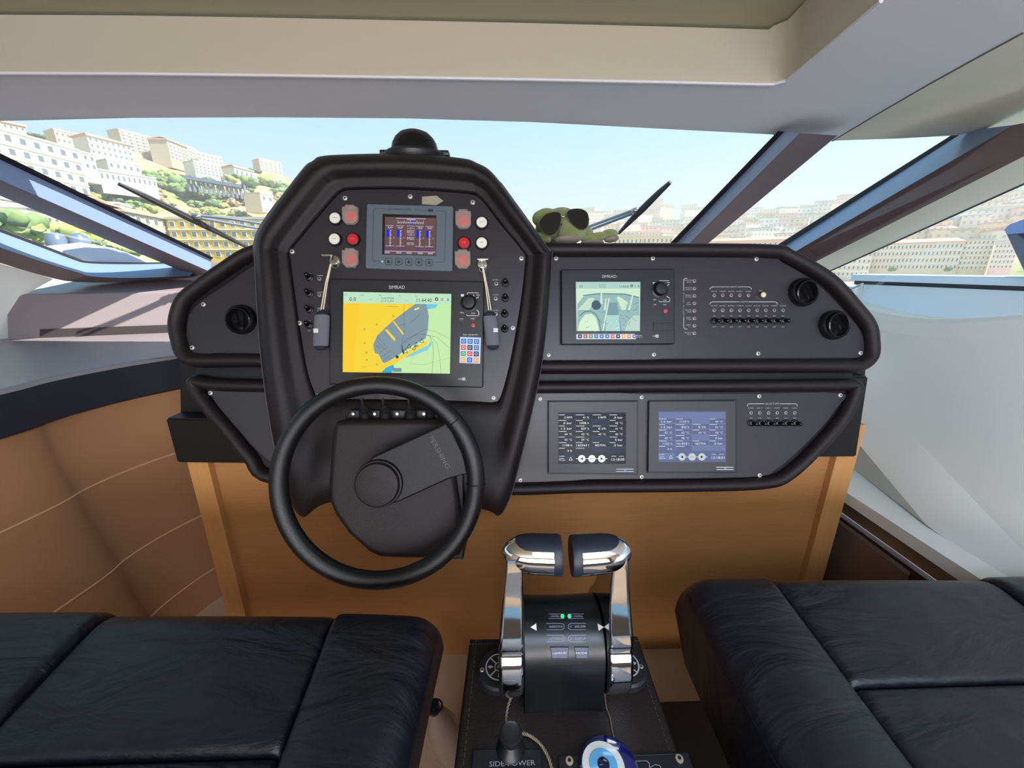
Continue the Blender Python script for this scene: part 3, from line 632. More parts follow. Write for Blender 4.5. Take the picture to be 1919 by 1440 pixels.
p.poly(Sp((417, 302), (560, 304), (520, 600), (500, 884), (412, 882)), (250, 206, 50), 2)
p.poly(Sp((1020, 312), (1112, 314), (1132, 410), (1125, 520), (1105, 600), (1000, 660), (870, 745), (770, 812), (745, 800), (715, 735), (680, 722), (668, 650), (700, 580), (760, 520), (830, 455), (920, 385)), GB, 3)
p.poly(Sp((745, 815), (880, 750), (1110, 620), (1135, 640), (1000, 715), (900, 780), (800, 850), (760, 862)), YL, 4)
p.poly(Sp((735, 886), (775, 845), (835, 820), (845, 850), (820, 888)), (64, 170, 214), 5)
p.poly(Sp((1112, 314), (1210, 316), (1190, 345), (1120, 358)), (110, 200, 222), 4)
p.poly(Sp((905, 770), (1000, 718), (1130, 655), (1150, 620), (1160, 650), (1120, 700), (1000, 745)), (140, 205, 210), 3)
p.poly(Sp((765, 530), (785, 525), (855, 605), (845, 625)), YL, 5); p.poly(Sp((832, 460), (842, 455), (925, 560), (918, 575)), YL, 5); p.poly(Sp((1010, 355), (1050, 340), (1055, 352), (1015, 368)), (240, 226, 120), 5)
DK = (40, 50, 58)
for a in (((760, 545), (800, 600)), ((700, 580), (775, 665)), ((690, 610), (760, 690)), ((690, 660), (730, 690)), ((720, 725), (790, 670)), ((735, 760), (830, 695)), ((750, 790), (810, 740)), ((835, 715), (865, 745)), ((860, 500), (940, 480)), ((980, 470), (1060, 400))): p.line(Sp(*a), .35, DK, 6)
p.line(Sp((927, 314), (925, 560), (905, 650)), .4, DK, 6)
trk = [(905, 690), (900, 660), (960, 600), (1030, 570), (1080, 565), (1140, 580), (1165, 640), (1170, 740), (1160, 888)]
p.line(Sp(*trk), .5, DK, 7).line(Sp((930, 650), (1000, 580), (1100, 525), (1190, 545), (1300, 600)), .35, DK, 7).line(Sp((1130, 570), (1200, 640), (1225, 760), (1235, 890)), .35, DK, 7).line(Sp((1080, 565), (1200, 590), (1305, 680)), .35, DK, 7)
p.line(Sp((975, 815), (1100, 820), (1200, 790), (1310, 765)), .3, (110, 150, 110), 7).line(Sp((975, 815), (1005, 745)), .3, (110, 150, 110), 7)
p.line(Sp((905, 690), (925, 735), (910, 660)), 1.2, (15, 18, 22), 8)
for x, y in ((968, 665), (940, 705), (1028, 650), (1075, 617)): p.line(Sp((x - 17, y + 17), (x + 17, y + 17), (x, y - 18), (x - 17, y + 17)), .8, (15, 18, 22), 8)
p.line(Sp((995, 690), (1030, 655), (1015, 700), (995, 690)), 1, (15, 18, 22), 8); p.circ(*S(869, 755), 3, (50, 60, 50), 8)
for x, y in ((836, 415), (697, 485), (595, 525), (597, 640), (613, 720), (615, 780), (700, 818)): p.text('#', *S(x, y), 4, (96, 90, 60), l=7)
for a in (((790, 333), (880, 335)), ((568, 837), (620, 840))): p.line(Sp(*a), .5, (130, 120, 70), 7)
TX = (38, 52, 50)
p.text('0.0', *S(497, 272), 7.4, TX, 12.5).text('11:44:40', *S(1094, 282), 7, TX, 28).text('N 40°49.564', *S(788, 264), 3.6, TX, 23).text('E 14°15.415', *S(788, 289), 3.6, TX, 23)
p.text('---', *S(645, 277), 1.2, TX, 8).text('---', *S(945, 283), 1.2, TX, 8)
for x, t in ((440, 'SOG'), (575, 'DEPTH'), (724, 'POS'), (888, 'COG'), (1026, 'TIME')): p.text(t, *S(x, 236 + (x - 440) * .02), 1.8, TX)
p.ring(*S(1197, 273), 2.5, 1.8, TX, 6).text('x', *S(1243, 276), 5.5, (196, 96, 50)).poly(Sp((1285, 288), (1300, 288), (1292, 258)), (60, 130, 140), 5)
p.rect(*S(832, 848), *S(905, 880), (120, 150, 156), 6).text('MENU', *S(872, 866), 4, (235, 245, 245), 10)
p.build('screen', c1)
p = Pic(M, .0162, lit=False); W = (206, 206, 206)
def logo(p, x, y, h, w): p.text('SIMRAD', x, y, h, (196, 194, 188), w, l=2)
logo(p, *S(865, 172), 6.2, 30)
p.line(Sp((1455, 232), (1455, 218), (1550, 220)), .9, W).line(Sp((1530, 238), (1558, 238)), .9, W).line(Sp((1525, 268), (1550, 252)), 1.2, W).rect(*S(1400, 230), *S(1425, 250), W).text('x', *S(1506, 242), 2.8, W)
p.line(Sp((1450, 400), (1450, 410), (1548, 411)), .9, W).line(Sp((1532, 362), (1550, 380), (1550, 405)), 1.2, W)
for x, y, t in ((1410, 385, 'MENU'), (1502, 390, 'WIN'), (1407, 438, 'STBY'), (1500, 435, 'MARK')): p.text(t, *S(x, y), 2.2, W, 7)
for x, y in ((1410, 393), (1502, 398), (1407, 447), (1502, 445)): p.rect(*S(x - 15, y), *S(x + 15, y + 4), (150, 50, 50))
p.text('Get equipped.', *S(1480, 570), 3.6, W, 28)
p.text('NSE', *S(1395, 940), 2.8, W, 7).rect(*S(1412, 928), *S(1437, 952), (200, 200, 200)).text('12', *S(1425, 940), 3.4, (30, 30, 34), 3.6)
p.build('lettering', c1)
u, v = at(M, *S(1503, 492), .0165); b = B(); b.lathe([(.0048, 0), (.0044, .003), (.003, .0036)], 18, Matrix.Translation((u, v, .016))); obj('power_button', b, mat('red_key', (190, 50, 60), .4), c1, local=True)
st = thing('sticker', 'pale blue sheet sticker of twelve coloured icons on the large chartplotter', 'sticker', M @ Matrix.Translation((*at(M, 880, 657, .0162), .0162)))
p = Pic(WM[st.name], .0001, lit=False); p.poly(Sp((1388, 805), (1560, 812), (1568, 594), (1394, 588)), (190, 206, 226), 0)
cs = [[(60, 108, 176)] * 3, [(206, 92, 60), (34, 36, 40), (70, 100, 160)], [(96, 150, 90), (206, 70, 52), (38, 40, 92)], [(214, 172, 76), (50, 92, 172), (222, 152, 60)]]
for r_ in range(4):
    for c_ in range(3):
        x, y = 1402 + c_ * 54 - r_ * 1.5, 602 + r_ * 52 + c_ * 1.5; p.poly(Sp((x, y + 42), (x + 43, y + 43), (x + 44, y + 1), (x, y)), cs[r_][c_], 1); p.ring(*S(x + 21, y + 21), 2.2, .8, (210, 220, 235), 2)
p.build('icon_sheet', st)
# --- small chartplotter
M = frame(1158, 575, 0)
c2 = thing('chartplotter', 'smaller black chartplotter showing a pale engine room camera view, right panel', 'chartplotter', M)
plotter(M, c2, [(1053, 504.7), (1263, 503.6), (1265, 505), (1265, 643.5), (1263, 645), (1054, 646), (1052, 644), (1051.6, 506)], [(1078.8, 528.7), (1200, 528), (1199, 621), (1080.5, 621.5)], (1236, 543, 12.5), None)
def S3(x, y): return (1030 + x / 7.107, 480 + y / 7.107)
def Sq(*a): return [S3(*q) for q in a]
p = Pic(M, .0166)
p.poly(Sq((360, 1000), (1202, 1000), (1208, 345), (348, 345)), (206, 236, 208), 0)
p.poly(Sq((350, 435), (1208, 435), (1208, 345), (348, 345)), (176, 210, 200), 1)
p.poly(Sq((370, 640), (450, 540), (640, 505), (800, 505), (1000, 510), (1195, 560), (1195, 1000), (365, 1000)), (150, 186, 184), 1)
p.poly(Sq((440, 520), (640, 495), (1000, 500), (1190, 545), (1190, 560), (1000, 517), (640, 512), (450, 535)), (110, 140, 146), 2)
p.poly(Sq((730, 1000), (960, 1000), (900, 620), (790, 620)), (120, 158, 166), 2); p.poly(Sq((740, 1000), (940, 1000), (920, 790), (760, 790)), (176, 214, 208), 3)
p.circ(*S3(620, 655), 9, (70, 96, 110), 3); p.poly(Sq((370, 720), (520, 560), (600, 560), (530, 720)), (196, 226, 200), 2)
p.poly(Sq((370, 1000), (400, 880), (470, 780), (560, 770), (620, 830), (660, 1000)), (212, 240, 206), 4)
p.line(Sq((400, 800), (470, 740), (540, 735), (610, 770), (655, 860), (680, 1000)), 1.4, (84, 110, 118), 5)
p.poly(Sq((890, 560), (920, 535), (1040, 620), (1010, 720), (960, 720)), (206, 232, 200), 4)
p.poly(Sq((720, 720), (745, 560), (755, 560), (745, 720)), (214, 236, 214), 4); p.poly(Sq((700, 1000), (715, 1000), (800, 560), (785, 560)), (220, 240, 220), 5); p.poly(Sq((670, 640), (680, 440), (692, 440), (705, 640)), (206, 230, 210), 5); p.poly(Sq((1040, 720), (1120, 440), (1132, 440), (1070, 720)), (206, 232, 214), 5)
p.poly(Sq((1000, 1000), (1040, 880), (1120, 790), (1195, 790), (1195, 1000)), (186, 216, 200), 4)
rr = random.Random(5)
for i in range(46):
    x, y = rr.choice(((400, 640), (1000, 1180), (650, 740), (900, 1050))), rr.uniform(600, 980); x0 = rr.uniform(*x); p.line(Sq((x0, y), (x0 + rr.uniform(-60, 60), y + rr.uniform(-50, 50))), rr.uniform(.3, .8), rr.choice(((90, 120, 130), (226, 244, 226), (110, 140, 150), (80, 104, 116))), 6)
p.text('0.0', *S3(420, 405), 3.8, TX, 6).text('11:44:39', *S3(995, 408), 3.8, TX, 17).text('40°49.56', *S3(700, 385), 2, TX, 13).text('14°15.41', *S3(700, 413), 2, TX, 11).ring(*S3(1092, 397), 1.9, 1.3, TX).text('2', *S3(1137, 397), 4.4, (110, 120, 100)).poly(Sq((1175, 412), (1192, 412), (1184, 378)), (60, 110, 140), 3)
p.build('screen', c2)
p = Pic(M, .0162, lit=False); logo(p, *S3(792, 272), 5.4, 27)
p.line(Sq((1460, 350), (1460, 330), (1590, 330)), .9, W).line(Sq((1560, 355), (1600, 357)), .9, W).line(Sq((1555, 402), (1590, 378)), 1.2, W).rect(*S3(1375, 350), *S3(1412, 380), W).text('x', *S3(1532, 366), 2.6, W)
p.line(Sq((1460, 598), (1460, 610), (1595, 610)), .9, W).line(Sq((1560, 540), (1595, 560)), 1.4, W).line(Sq((1598, 570), (1598, 605)), .9, W)
for x, y, t in ((1400, 585, 'MENU'), (1532, 590, 'WIN'), (1400, 648, 'STBY'), (1535, 648, 'MARK')): p.text(t, *S3(x, y), 2.0, W, 6)
for x, y in ((1400, 570), (1532, 570), (1400, 664), (1535, 664)): p.rect(*S3(x - 20, y), *S3(x + 20, y + 6), (130, 46, 50))
p.text('NSE', *S3(1390, 1068), 2.6, W, 6).rect(*S3(1412, 1048), *S3(1450, 1088), (205, 205, 205)).text('8', *S3(1431, 1068), 3.6, (30, 30, 34))
p.build('lettering', c2)
u, v = at(M, *S3(1538, 735), .0165); b = B(); b.lathe([(.0052, 0), (.0048, .003), (.003, .0036)], 18, Matrix.Translation((u, v, .016))); obj('power_button', b, mat('red_key', (190, 50, 60), .4), c2, local=True)
b = B(); b.prism(ats(M, Sq((1382, 888), (1655, 888), (1655, 995), (1382, 995)), .017), .0155, .0175, .001); obj('card_door', b, BLK2, c2, local=True)
st = thing('sticker', 'long sticker strip of small coloured icons under the smaller chartplotter screen', 'sticker', M @ Matrix.Translation((*at(M, 1138, 631, .0162), .0162)))
p = Pic(WM[st.name], .0001, lit=False); p.poly(Sq((356, 1108), (1150, 1108), (1130, 1030), (370, 1030), (356, 1045)), (202, 206, 210), 0)
for i, c_ in enumerate(((24, 28, 30), (196, 60, 60), (96, 148, 76), (46, 108, 176), (46, 108, 176), (46, 108, 176), (206, 104, 60), (30, 36, 84), (216, 174, 76), (214, 150, 62), (110, 116, 176))):
    x = 378 + i * 72.5; p.poly(Sq((x, 1095), (x + 52, 1095), (x + 52, 1045), (x, 1045)), c_, 1); p.circ(*S3(x + 26, 1069), 1.4, (210, 214, 220), 2)
p.text('Get', *S3(1190, 1058), 2.2, W, 11).text('equipped', *S3(1195, 1080), 2.2, W, 11); p.build('icon_strip', st)

# --- two engine displays
def engine(cx, cy, bez, scr, label, glare, vals):
    M = frame(cx, cy, 0); t = thing('engine_display', label, 'display', M, 'engine displays on the lower right panel')
    bezel(t, M, bez, .0, .004, BLK2, .001, 'mounting_frame'); q = [(cx + (x - cx) * .975, cy + (y - cy) * .97) for x, y in bez]
    bezel(t, M, q, .003, .012, GREYD, .0015)
    p = Pic(M, .0123); (x0, y0), (x1, y1) = scr; w, h = x1 - x0, y1 - y0
    base = (14, 20, 40) if not glare else (96, 108, 146); cell = (26, 38, 66) if not glare else (112, 126, 166); ln = (64, 84, 116) if not glare else (140, 152, 190); tx = (244, 246, 248) if not glare else (224, 230, 244)  # glare set: window reflection painted as an even bluish screen glow
    p.rect(x0, y0, x1, y1, base, 0)
    for i in range(7):
        for j in range(4):
            cx0, cy0 = x0 + w * .25 * j, y0 + h * (.03 + .108 * i); v = vals[i][j]
            p.rect(cx0 + .5, cy0 + .6, cx0 + w * .25 - .8, cy0 + h * .108 - .7, cell if not v else base, 1)
            p.line([(cx0, cy0), (cx0 + w * .25, cy0)], .5, ln, 2)
            if v:
                p.rect(cx0 + 1, cy0 + 1, cx0 + 12 + (i * 3 + j * 5) % 6, cy0 + 1.8, tx, 3); wv = min(2.9 * len(v), w * .19)
                p.text(v, cx0 + w * .19 - wv / 2 + 1.5, cy0 + 6.2, 3.9, tx, wv, 4)
    for j in range(1, 4): p.line([(x0 + w * .25 * j, y0 + 2), (x0 + w * .25 * j, y0 + h * .79)], .5, ln, 2)
    yb = y0 + h * .895; p.rect(x0, yb - 7, x0 + w * .24, yb + 6, cell, 1).text('ALARM', x0 + 6, yb - 4.5, 2, tx, 10).text('ENGINE', x0 + 6, yb, 1.8, tx, 9).text('STOP LAMP', x0 + 7, yb + 3, 1.8, tx, 12)
    p.line([(x0 + 20, yb + 3), (x0 + 26, yb + 3), (x0 + 23, yb - 3), (x0 + 20, yb + 3)], .7, tx, 3)
    bx = [x0 + w * k for k in (.345, .495, .64)]
    p.line([(bx[0] - 11, yb), (bx[2] + 11, yb)], 1, tx, 3)
    for k, x in enumerate(bx):
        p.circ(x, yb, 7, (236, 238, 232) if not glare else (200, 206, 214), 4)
        if k == 1: p.text('MENU', x, yb, 2.4, (120, 120, 120), 7, 5)
        else: s_ = -1 if k == 0 else 1; p.poly([(x - 2.2 * s_, yb + 2.6), (x - 2.2 * s_, yb - 2.6), (x + 2.8 * s_, yb)], (14, 16, 20), 5)
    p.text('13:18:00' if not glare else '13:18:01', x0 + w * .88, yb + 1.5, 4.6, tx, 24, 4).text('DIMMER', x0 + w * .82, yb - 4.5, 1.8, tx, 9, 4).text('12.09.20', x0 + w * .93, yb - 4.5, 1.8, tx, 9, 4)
    p.build('screen', t)
    p = Pic(M, .0122, lit=False); bx0, bx1, by = x1 - 18, x1 + 14, y1 + 9
    p.rect(bx0, by, bx1, by + 1.4, (200, 200, 206)).rect(bx0, by + 4, bx1, by + 5.4, (200, 200, 206)).rect(bx0, by + 1.4, bx1, by + 4, (16, 24, 60)).text('#', (bx0 + bx1) / 2, by + 2.7, 4.6, (120, 170, 230), l=4); p.build('maker_badge', t)
V1 = [['0 RPM', '41 %', '0 RPM', '.0 bar'], ['.0 bar', '1008 h', '', '42 °C'], ['1.5 bar', '837 h', '0 l/h', '41 °C'], ['44 °C', '42 °C', '43 °C', '43 °C'], ['43 °C', '39 °C', '', '0 bar'], ['1108 h', '160363 l', 'NEUTRAL', '.0 bar'], ['0 %', ' ', '', '']]
V2 = [['', '', '', ''], ['1.6 bar', '1103 h', '', '44 °C'], ['1.5 bar', '842 h', '0 l/h', '41 °C'], ['42 °C', '42 °C', '43 °C', '43 °C'], ['40 °C', '38 °C', '', '0 bar'], ['1102 h', '161858 l', 'NEUTRAL', '.0 bar'], ['0 %', ' ', '', '']]
engine(1110, 820, [(1026, 751), (1196, 750.6), (1196, 890.5), (1026, 889)], ((1046.4, 773.6), (1173, 870)), 'engine display with a dark screen of readings, the left one of two', False, V1)
engine(1297, 819, [(1215, 750.6), (1381, 749.5), (1381, 887), (1213, 887)], ((1233.9, 771), (1360.4, 866.5)), 'engine display with window glare painted as a bluish screen glow, the right one of two', True, V2)

# --- air vents
def vent(px, py, r, w, label, tilt, off):
    M = frame(px, py, w); t = thing('air_vent', label, 'air vent', M @ Matrix.Translation((0, 0, .0)), 'round dashboard air vents'); k = r * .92 / F_PX
    b = B(); b.lathe([(k, .001), (k, .008), (k * .95, .014), (k * .86, .017), (k * .80, .015), (k * .78, -.004)], 40); obj('collar', b, BLK, t, local=True)
    MT = Matrix.Rotation(R(tilt), 4, 'Z') @ Matrix.Rotation(R(off), 4, 'X')
    b = B(); b.lathe([(k * .80, .004), (k * .80, .0175), (k * .74, .019), (k * .71, .016), (k * .68, .004)], 36, MT, caps=False); obj('inner_ring', b, mat('glossy_black_ring', (22, 22, 26), .22), t, local=True)
    b = B(); b.lathe([(k * .7, .0035), (k * .02, .0035)], 30, MT); obj('duct', b, mat('deep_black', (6, 6, 8), .9), t, local=True)
    for s_ in (-.3, .32):
        b = B(); hw = k * .7 * math.sqrt(1 - s_ * s_); pts = []
        for i in range(13): a_ = -1 + i / 6; pts.append(MT @ Vector((k * .7 * s_ + k * .1 * (1 - a_ * a_), hw * a_, .007)))
        q = [p_ + (MT.to_3x3() @ Vector((.001, 0, .008))) for p_ in pts]; b.loft([pts, q], False); obj('vane', b, mat('vane_black', (34, 34, 38), .3), t, local=True)
vent(455, 600, 27, 0, 'round black air vent on the left wing panel', 0, 8)
vent(1502, 549, 27, 0, 'upper round black air vent at the right end of the console', 35, 10)
vent(1559, 610, 28, 0, 'lower round black air vent at the right end of the console', 55, 10)

# --- arrow sticker
M = frame(811, 377, WB)
b = B(); b.prism(ats(M, [(791, 369), (818, 367), (831, 377), (818, 385), (791, 383)], .001), .001, .0018, M=M)
solo('tape_arrow', b, mat('mottled_tape', (150, 146, 124), .6, var=.5, vscale=900), 'small mottled grey arrow of tape above the slate grey display', 'sticker')
# --- keys with grey float lanyards
def floatkey(kx, ky, pts, fl, label, logo_px):
    t = thing('key_float', label, 'key float', frame(fl[0], fl[1], WB + .02), 'grey floats hanging from the key switches')
    P3 = lambda x, y, z=.012: PF @ Vector((*at(PF, x, y, WB + z), WB + z))
    b = B(); M = frame(kx, ky, WB + .008); s_ = -1 if kx < 700 else 1
    b.box((0, .001, .010), (.0024, .008, .02), .0005, M=M); b.box((s_ * .004 - .002, .004, .022), (.024, .0028, .010), .001, M=M); obj('key', b, STEEL, t)
    b = B(); ring = [P3(kx + 6 * math.cos(a), ky + 8 + 6 * math.sin(a), .022) for a in [i * .5236 for i in range(12)]]; b.tube(ring, .0009, 6, True); obj('key_ring', b, STEEL, t)
    for dx in (-2.2, 2.2):
        b = B(); b.tube([P3(x + dx * (0.3 + .7 * i / (len(pts) - 1)), y, .022) for i, (x, y) in enumerate(pts)], .0013, 6); obj('cord', b, mat('cream_cord', (222, 212, 190), .8), t)
    x0, y0, x1, y1, w_ = fl[0], fl[1], fl[2], fl[3], fl[4]; b = B(); rings = []
    for i, (f, k) in enumerate(((0, .6), (.02, .93), (.08, 1.0), (.5, 1.03), (.92, 1.02), (.98, .95), (1, .6))):
        px, py = x0 + (x1 - x0) * f, y0 + (y1 - y0) * f; c = Vector(at(PF, px, py, WB + .022)).to_3d(); hw = w_ * .87 / F_PX * k / 2
        rings.append([PF @ Vector((c.x + hw * math.cos(a), c.y + (x1 - x0) * 0, WB + .022 + hw * .62 * math.sin(a))) for a in [j * 6.28318 / 20 for j in range(20)]])
    b.loft(rings, True, True, True); obj('float', b, mat('grey_neoprene', (104, 104, 114), .9, bump=.5, bscale=1500), t)
    for xx, yy in ((x0, y0 - 2), (x1, y1 + 1)):
        b = B(); c = Vector(at(PF, xx, yy, WB + .022)).to_3d(); b.ball(PF @ Vector((c.x, c.y, WB + .022)), .0125, 3, (1, .7, .5)); obj('end_cap', b, mat('navy_cloth', (26, 30, 46), .8), t)
    M = frame(*logo_px, WB + .0335); b = B(); b.box((0, 0, 0), (.010, .009, .0015), .0004, M=M); obj('patch', b, mat('pale_patch', (206, 204, 196), .7), t)
floatkey(628, 489, [(620, 495), (612, 530), (604, 580)], (604, 590, 601, 650, 27), 'grey cloth key float hanging from the left key switch', (592, 620))
floatkey(904, 496, [(905, 502), (912, 540), (918, 582)], (918, 592, 924, 649, 25), 'grey cloth key float hanging from the right key switch', (929, 619))

# --- compass on top of the binnacle
w_ = WB - .05; M = frame(777, 292, w_)
t = thing('compass', 'black domed compass on top of the binnacle hood', 'compass', M @ Matrix.Translation((0, -.012, 0)))
MU = Matrix.Translation(M.translation + Vector((0, .01, 0)))
b = B(); b.lathe([(.060, -.03), (.073, -.012), (.074, .0), (.068, .006), (.06, .008)], 40, MU); obj('base_ring', b, BLK, t)
b = B(); b.lathe([(.056, 0), (.0555, .012), (.052, .026), (.045, .038), (.034, .048), (.020, .0535), (.006, .0555)], 40, MU); obj('dome', b, mat('compass_dome', (18, 19, 24), .18), t)
b = B(); 
for s_ in (-1, 1): b.box(MU.translation + Vector((s_ * .066, 0, .006)), (.03, .03, .012), .004)
obj('bracket', b, BLK, t)
q = aD(777, 284, 1); q = q * ((MU.translation.y - .059) / q.y); b = B(); ML = Matrix.Translation(q) @ Matrix.Rotation(R(75), 4, 'X'); b.text('Autonautic', 0, .0032, 0, .003, .022, M=ML); b.text('C12-110', 0, -.0025, 0, .003, .014, M=ML); obj('lettering', b, mat('white_ink', (216, 216, 216), .6), t)

# --- steering column with boots
WC = .115
col = thing('steering_column', 'black padded steering column cover behind the wheel', 'steering column', frame(735, 1040, .0))
CP = [(628, 791), (640, 788), (820, 787), (836, 796), (843, 830), (852, 890), (862, 960), (867, 1030), (860, 1044), (840, 1049), (770, 1050), (712, 1048), (690, 1038), (651, 1003), (625, 966), (614, 940), (613, 915), (616, 863), (622, 803)]
b = B(); pad(b, ats(PF, CP, WC), -.06, WC, .014, PF); obj('cover', b, LEATH, col)
b = B(); b.prism(ats(PF, [(846, 890), (869, 884), (869, 1045), (846, 1045)], WC - .03), -.05, WC - .02, .003, M=PF); obj('side_cover', b, LEATH2, col)
Mc = frame(720, 775, .085); b = B(); b.prism(ats(PF, [(655, 768), (835, 768), (835, 800), (640, 800)], .075), -.05, .075, .004, M=PF); obj('top_plate', b, BLK2, col)
for x, k in ((685, 1), (723, 1), (770, .9), (806, .55)):
    M = frame(x, 783, .085) @ Matrix.Rotation(R(-62), 4, 'X') ; r = .0125 * min(1, k + .2)
    b = B(); b.lathe([(r, 0), (r, .004), (r * .95, .014), (r * .8, .015), (r * .84, .019), (r * .66, .020), (r * .7, .024), (r * .5, .025), (r * .52, .028), (r * .3, .03), (r * .28, .045 * k), (r * .2, .047 * k)], 24, M); obj('rubber_boot', b, BLK2, col)
for x in (663, 703, 745, 795):
    M = frame(x, 776, .078); b = B(); b.lathe([(.003, 0), (.003, .004)], 12, M); obj('terminal', b, STEEL, col)

# --- steering wheel
M = frame(708.5, 905, .185); RW = .1835
wh = thing('steering_wheel', 'black leather steering wheel with one broad spoke, in front of the binnacle', 'steering wheel', M)
ci = [(RW * math.cos(i * 6.28318 / 96), RW * math.sin(i * 6.28318 / 96)) for i in range(96)]
b = B(); b.rim(ci, .0168, .0165, 0, 18, None); obj('rim', b, mat('wheel_leather', (17, 16, 18), .34, bump=.3, bscale=900), wh, local=True)
for a in (38, -1.5):
    b = B(); u = Vector((math.cos(R(a)), math.sin(R(a)), 0)); v = Vector((0, 0, 1)); b.tube([u * RW + (u * math.cos(j * .3142) + v * math.sin(j * .3142)) * .0172 for j in range(20)], .0012, 6, True); obj('rim_seam', b, mat('seam_black', (10, 10, 12), .5), wh, local=True)
b = B(); 
for i in range(120):
    a = R(-150 + i * 1.35); r0 = RW - .0155; b.tube([Vector((r0 * math.cos(a), r0 * math.sin(a), .0062)), Vector(((r0 - .0006) * math.cos(a + .012), (r0 - .0006) * math.sin(a + .012), .0035))], .0004, 4)
obj('stitching', b, mat('stitch_dark', (58, 56, 60), .7), wh, local=True)
zs = -.006; L_ = lambda x, y: at(M, x, y, zs)
sp = [L_(*q) for q in ((688, 872), (697, 857), (828, 797), (838, 790), (850, 812), (868, 850), (876, 888), (842, 898), (746, 942), (728, 946), (706, 930), (690, 900))]
b = B(); pad(b, sp, -.026, zs, .004, None, 3); obj('spoke', b, LEATH2, wh, local=True)
u, v = at(M, 708, 908, 0); T = Matrix.Translation((u, v, 0))
b = B(); b.lathe([(.046, -.04), (.046, -.006), (.0445, .0), (.0425, .001)], 44, T); obj('hub', b, LEATH2, wh, local=True)
b = B(); b.lathe([(.0415, -.002), (.0415, .004), (.039, .0075), (.03, .009), (.01, .0098)], 44, T); obj('hub_cap', b, LEATH, wh, local=True)
p_ = at(M, 824, 848, zs); b = B(); b.text('PERSHING', p_[0], p_[1], zs + .0003, .009, .068, R(-62), .0006); obj('lettering', b, mat('emboss', (36, 34, 38), .4), wh, local=True)

# ================================================================ PEDESTAL AND THROTTLES
ZP = -.60
ped = thing('centre_pedestal', 'dark brown leather covered pedestal between the two seats', 'pedestal', Vector((.09, .2, FLOOR)))
pp = [aZ(880, 1196, ZP), aZ(1195, 1190, ZP), aZ(1283, 1440, ZP), aZ(850, 1440, ZP)]
e1 = pp[1] + (pp[2] - pp[1]) * 2.6; e0 = pp[0] + (pp[3] - pp[0]) * 2.6
b = B(); b.prism([(p.x, p.y) for p in (pp[0], pp[1], e1, e0)], FLOOR, ZP, .006); obj('body', b, mat('brown_black_leather', (24, 17, 15), .5, bump=.4, bscale=600), ped)
b = B()
for a, c in ((pp[0], e0), (pp[1], e1), (pp[0], pp[1])):
    n_ = 60
    s_ = Vector((.012 if a is pp[0] and c is e0 else -.012 if c is e1 else 0, -.012 if c is pp[1] else 0, .0006))
    for i in range(n_): p0 = a.lerp(c, (i + .15) / n_) + s_; p1 = a.lerp(c, (i + .75) / n_) + s_; b.tube([p0, p1], .0007, 4)
obj('stitching', b, mat('brown_thread', (70, 58, 50), .8), ped)
DY, DZ, DR = .455, -.537, .0585
DX = aY(1062, 1200, .40).x; HW = .0555
thr = thing('throttle_control', 'twin lever chrome throttle control with black housing on the pedestal', 'throttle', Vector((DX, DY, ZP)))
b = B(); n_ = 48
prof = [(-.050, ZP - DZ), (-.064, ZP - DZ), (-.060, -.02)] + [(-DR * math.cos(R(a)), DR * math.sin(R(a))) for a in range(0, 171, 10)] + [(.058, -.02), (.056, ZP - DZ)]
def side(x, k=1.0): return [Vector((DX + x, DY + y * k, DZ + z * (k if z > ZP - DZ + .001 else 1))) for y, z in prof]
b.loft([side(-HW), side(-HW * .6, .985), side(0, .97), side(HW * .6, .985), side(HW)], True, True, True); obj('housing', b, mat('housing_black', (8, 9, 13), .34), thr, smooth=50)
def drum(px, py, r=DR * .972):
    d = ray(px, py); A_ = d.y ** 2 + d.z ** 2; B_ = -2 * (d.y * DY + d.z * DZ); C_ = DY ** 2 + DZ ** 2 - r * r; q = B_ * B_ - 4 * A_ * C_
    return d * ((-B_ - math.sqrt(max(q, 0))) / (2 * A_))
def dframe(px, py, r=DR * .975):
    p = drum(px, py, r); n = Vector((0, p.y - DY, p.z - DZ)).normalized(); x = Vector((1, 0, 0)); y = n.cross(x)
    return Matrix(((x.x, y.x, n.x, p.x), (x.y, y.y, n.y, p.y), (x.z, y.z, n.z, p.z), (0, 0, 0, 1)))
kp = [[drum(x, y, DR * .979) for x in (1021, 1028, 1060, 1095, 1101)] for y in range(1142, 1247, 8)]
b = B(); b.loft([r_ for r_ in kp], False); kpo = obj('keypad', b, mat('keypad_black', (20, 22, 30), .3), thr)
def rowpic(y, fn):
    M = dframe(1062, y); p = Pic(M, .0008, lit=False); p.M = M; fn(p)
    o = obj('key_lettering', p.b, p.ms, None, local=True, smooth=0); me = o.data; me.transform(M); me.transform(WM[thr.name].inverted()); o.parent = kpo; WM[o.name] = WM[thr.name]
KT = (150, 156, 176)
def r1(p):
    for s_ in (-1, 1): p.line([(1061 + s_ * 33, 1151.5), (1061 + s_ * 4, 1151.5)], .6, KT).line([(1061 + s_ * 33, 1160), (1061 + s_ * 4, 1160)], .6, KT)
    p.text('CONTROL', 1040, 1156, 3, KT, 17).text('CONTROL', 1084, 1156, 3, KT, 17)
def rr_(y, a, c):
    def f(p):
        for s_ in (-1, 1):
            x = 1061 + s_ * 8; p.line([(1061 + s_ * 37, y - 6), (x, y - 6), (x - s_ * 4, y - 3), (x - s_ * 4, y + 3), (x, y + 6), (1061 + s_ * 37, y + 6)], .7, KT); p.ring(x + s_ * .5, y, 1.4, .5, KT)
        p.text(a, 1040, y, 3.4, KT, 20).text(c, 1087, y, 3.4, KT, 21)
    return f
rowpic(1156, r1); rowpic(1175, rr_(1175, 'EASIDOCK', 'ONE LEVER')); rowpic(1197, rr_(1197, 'AUTOTROLL', 'WARM UP'))
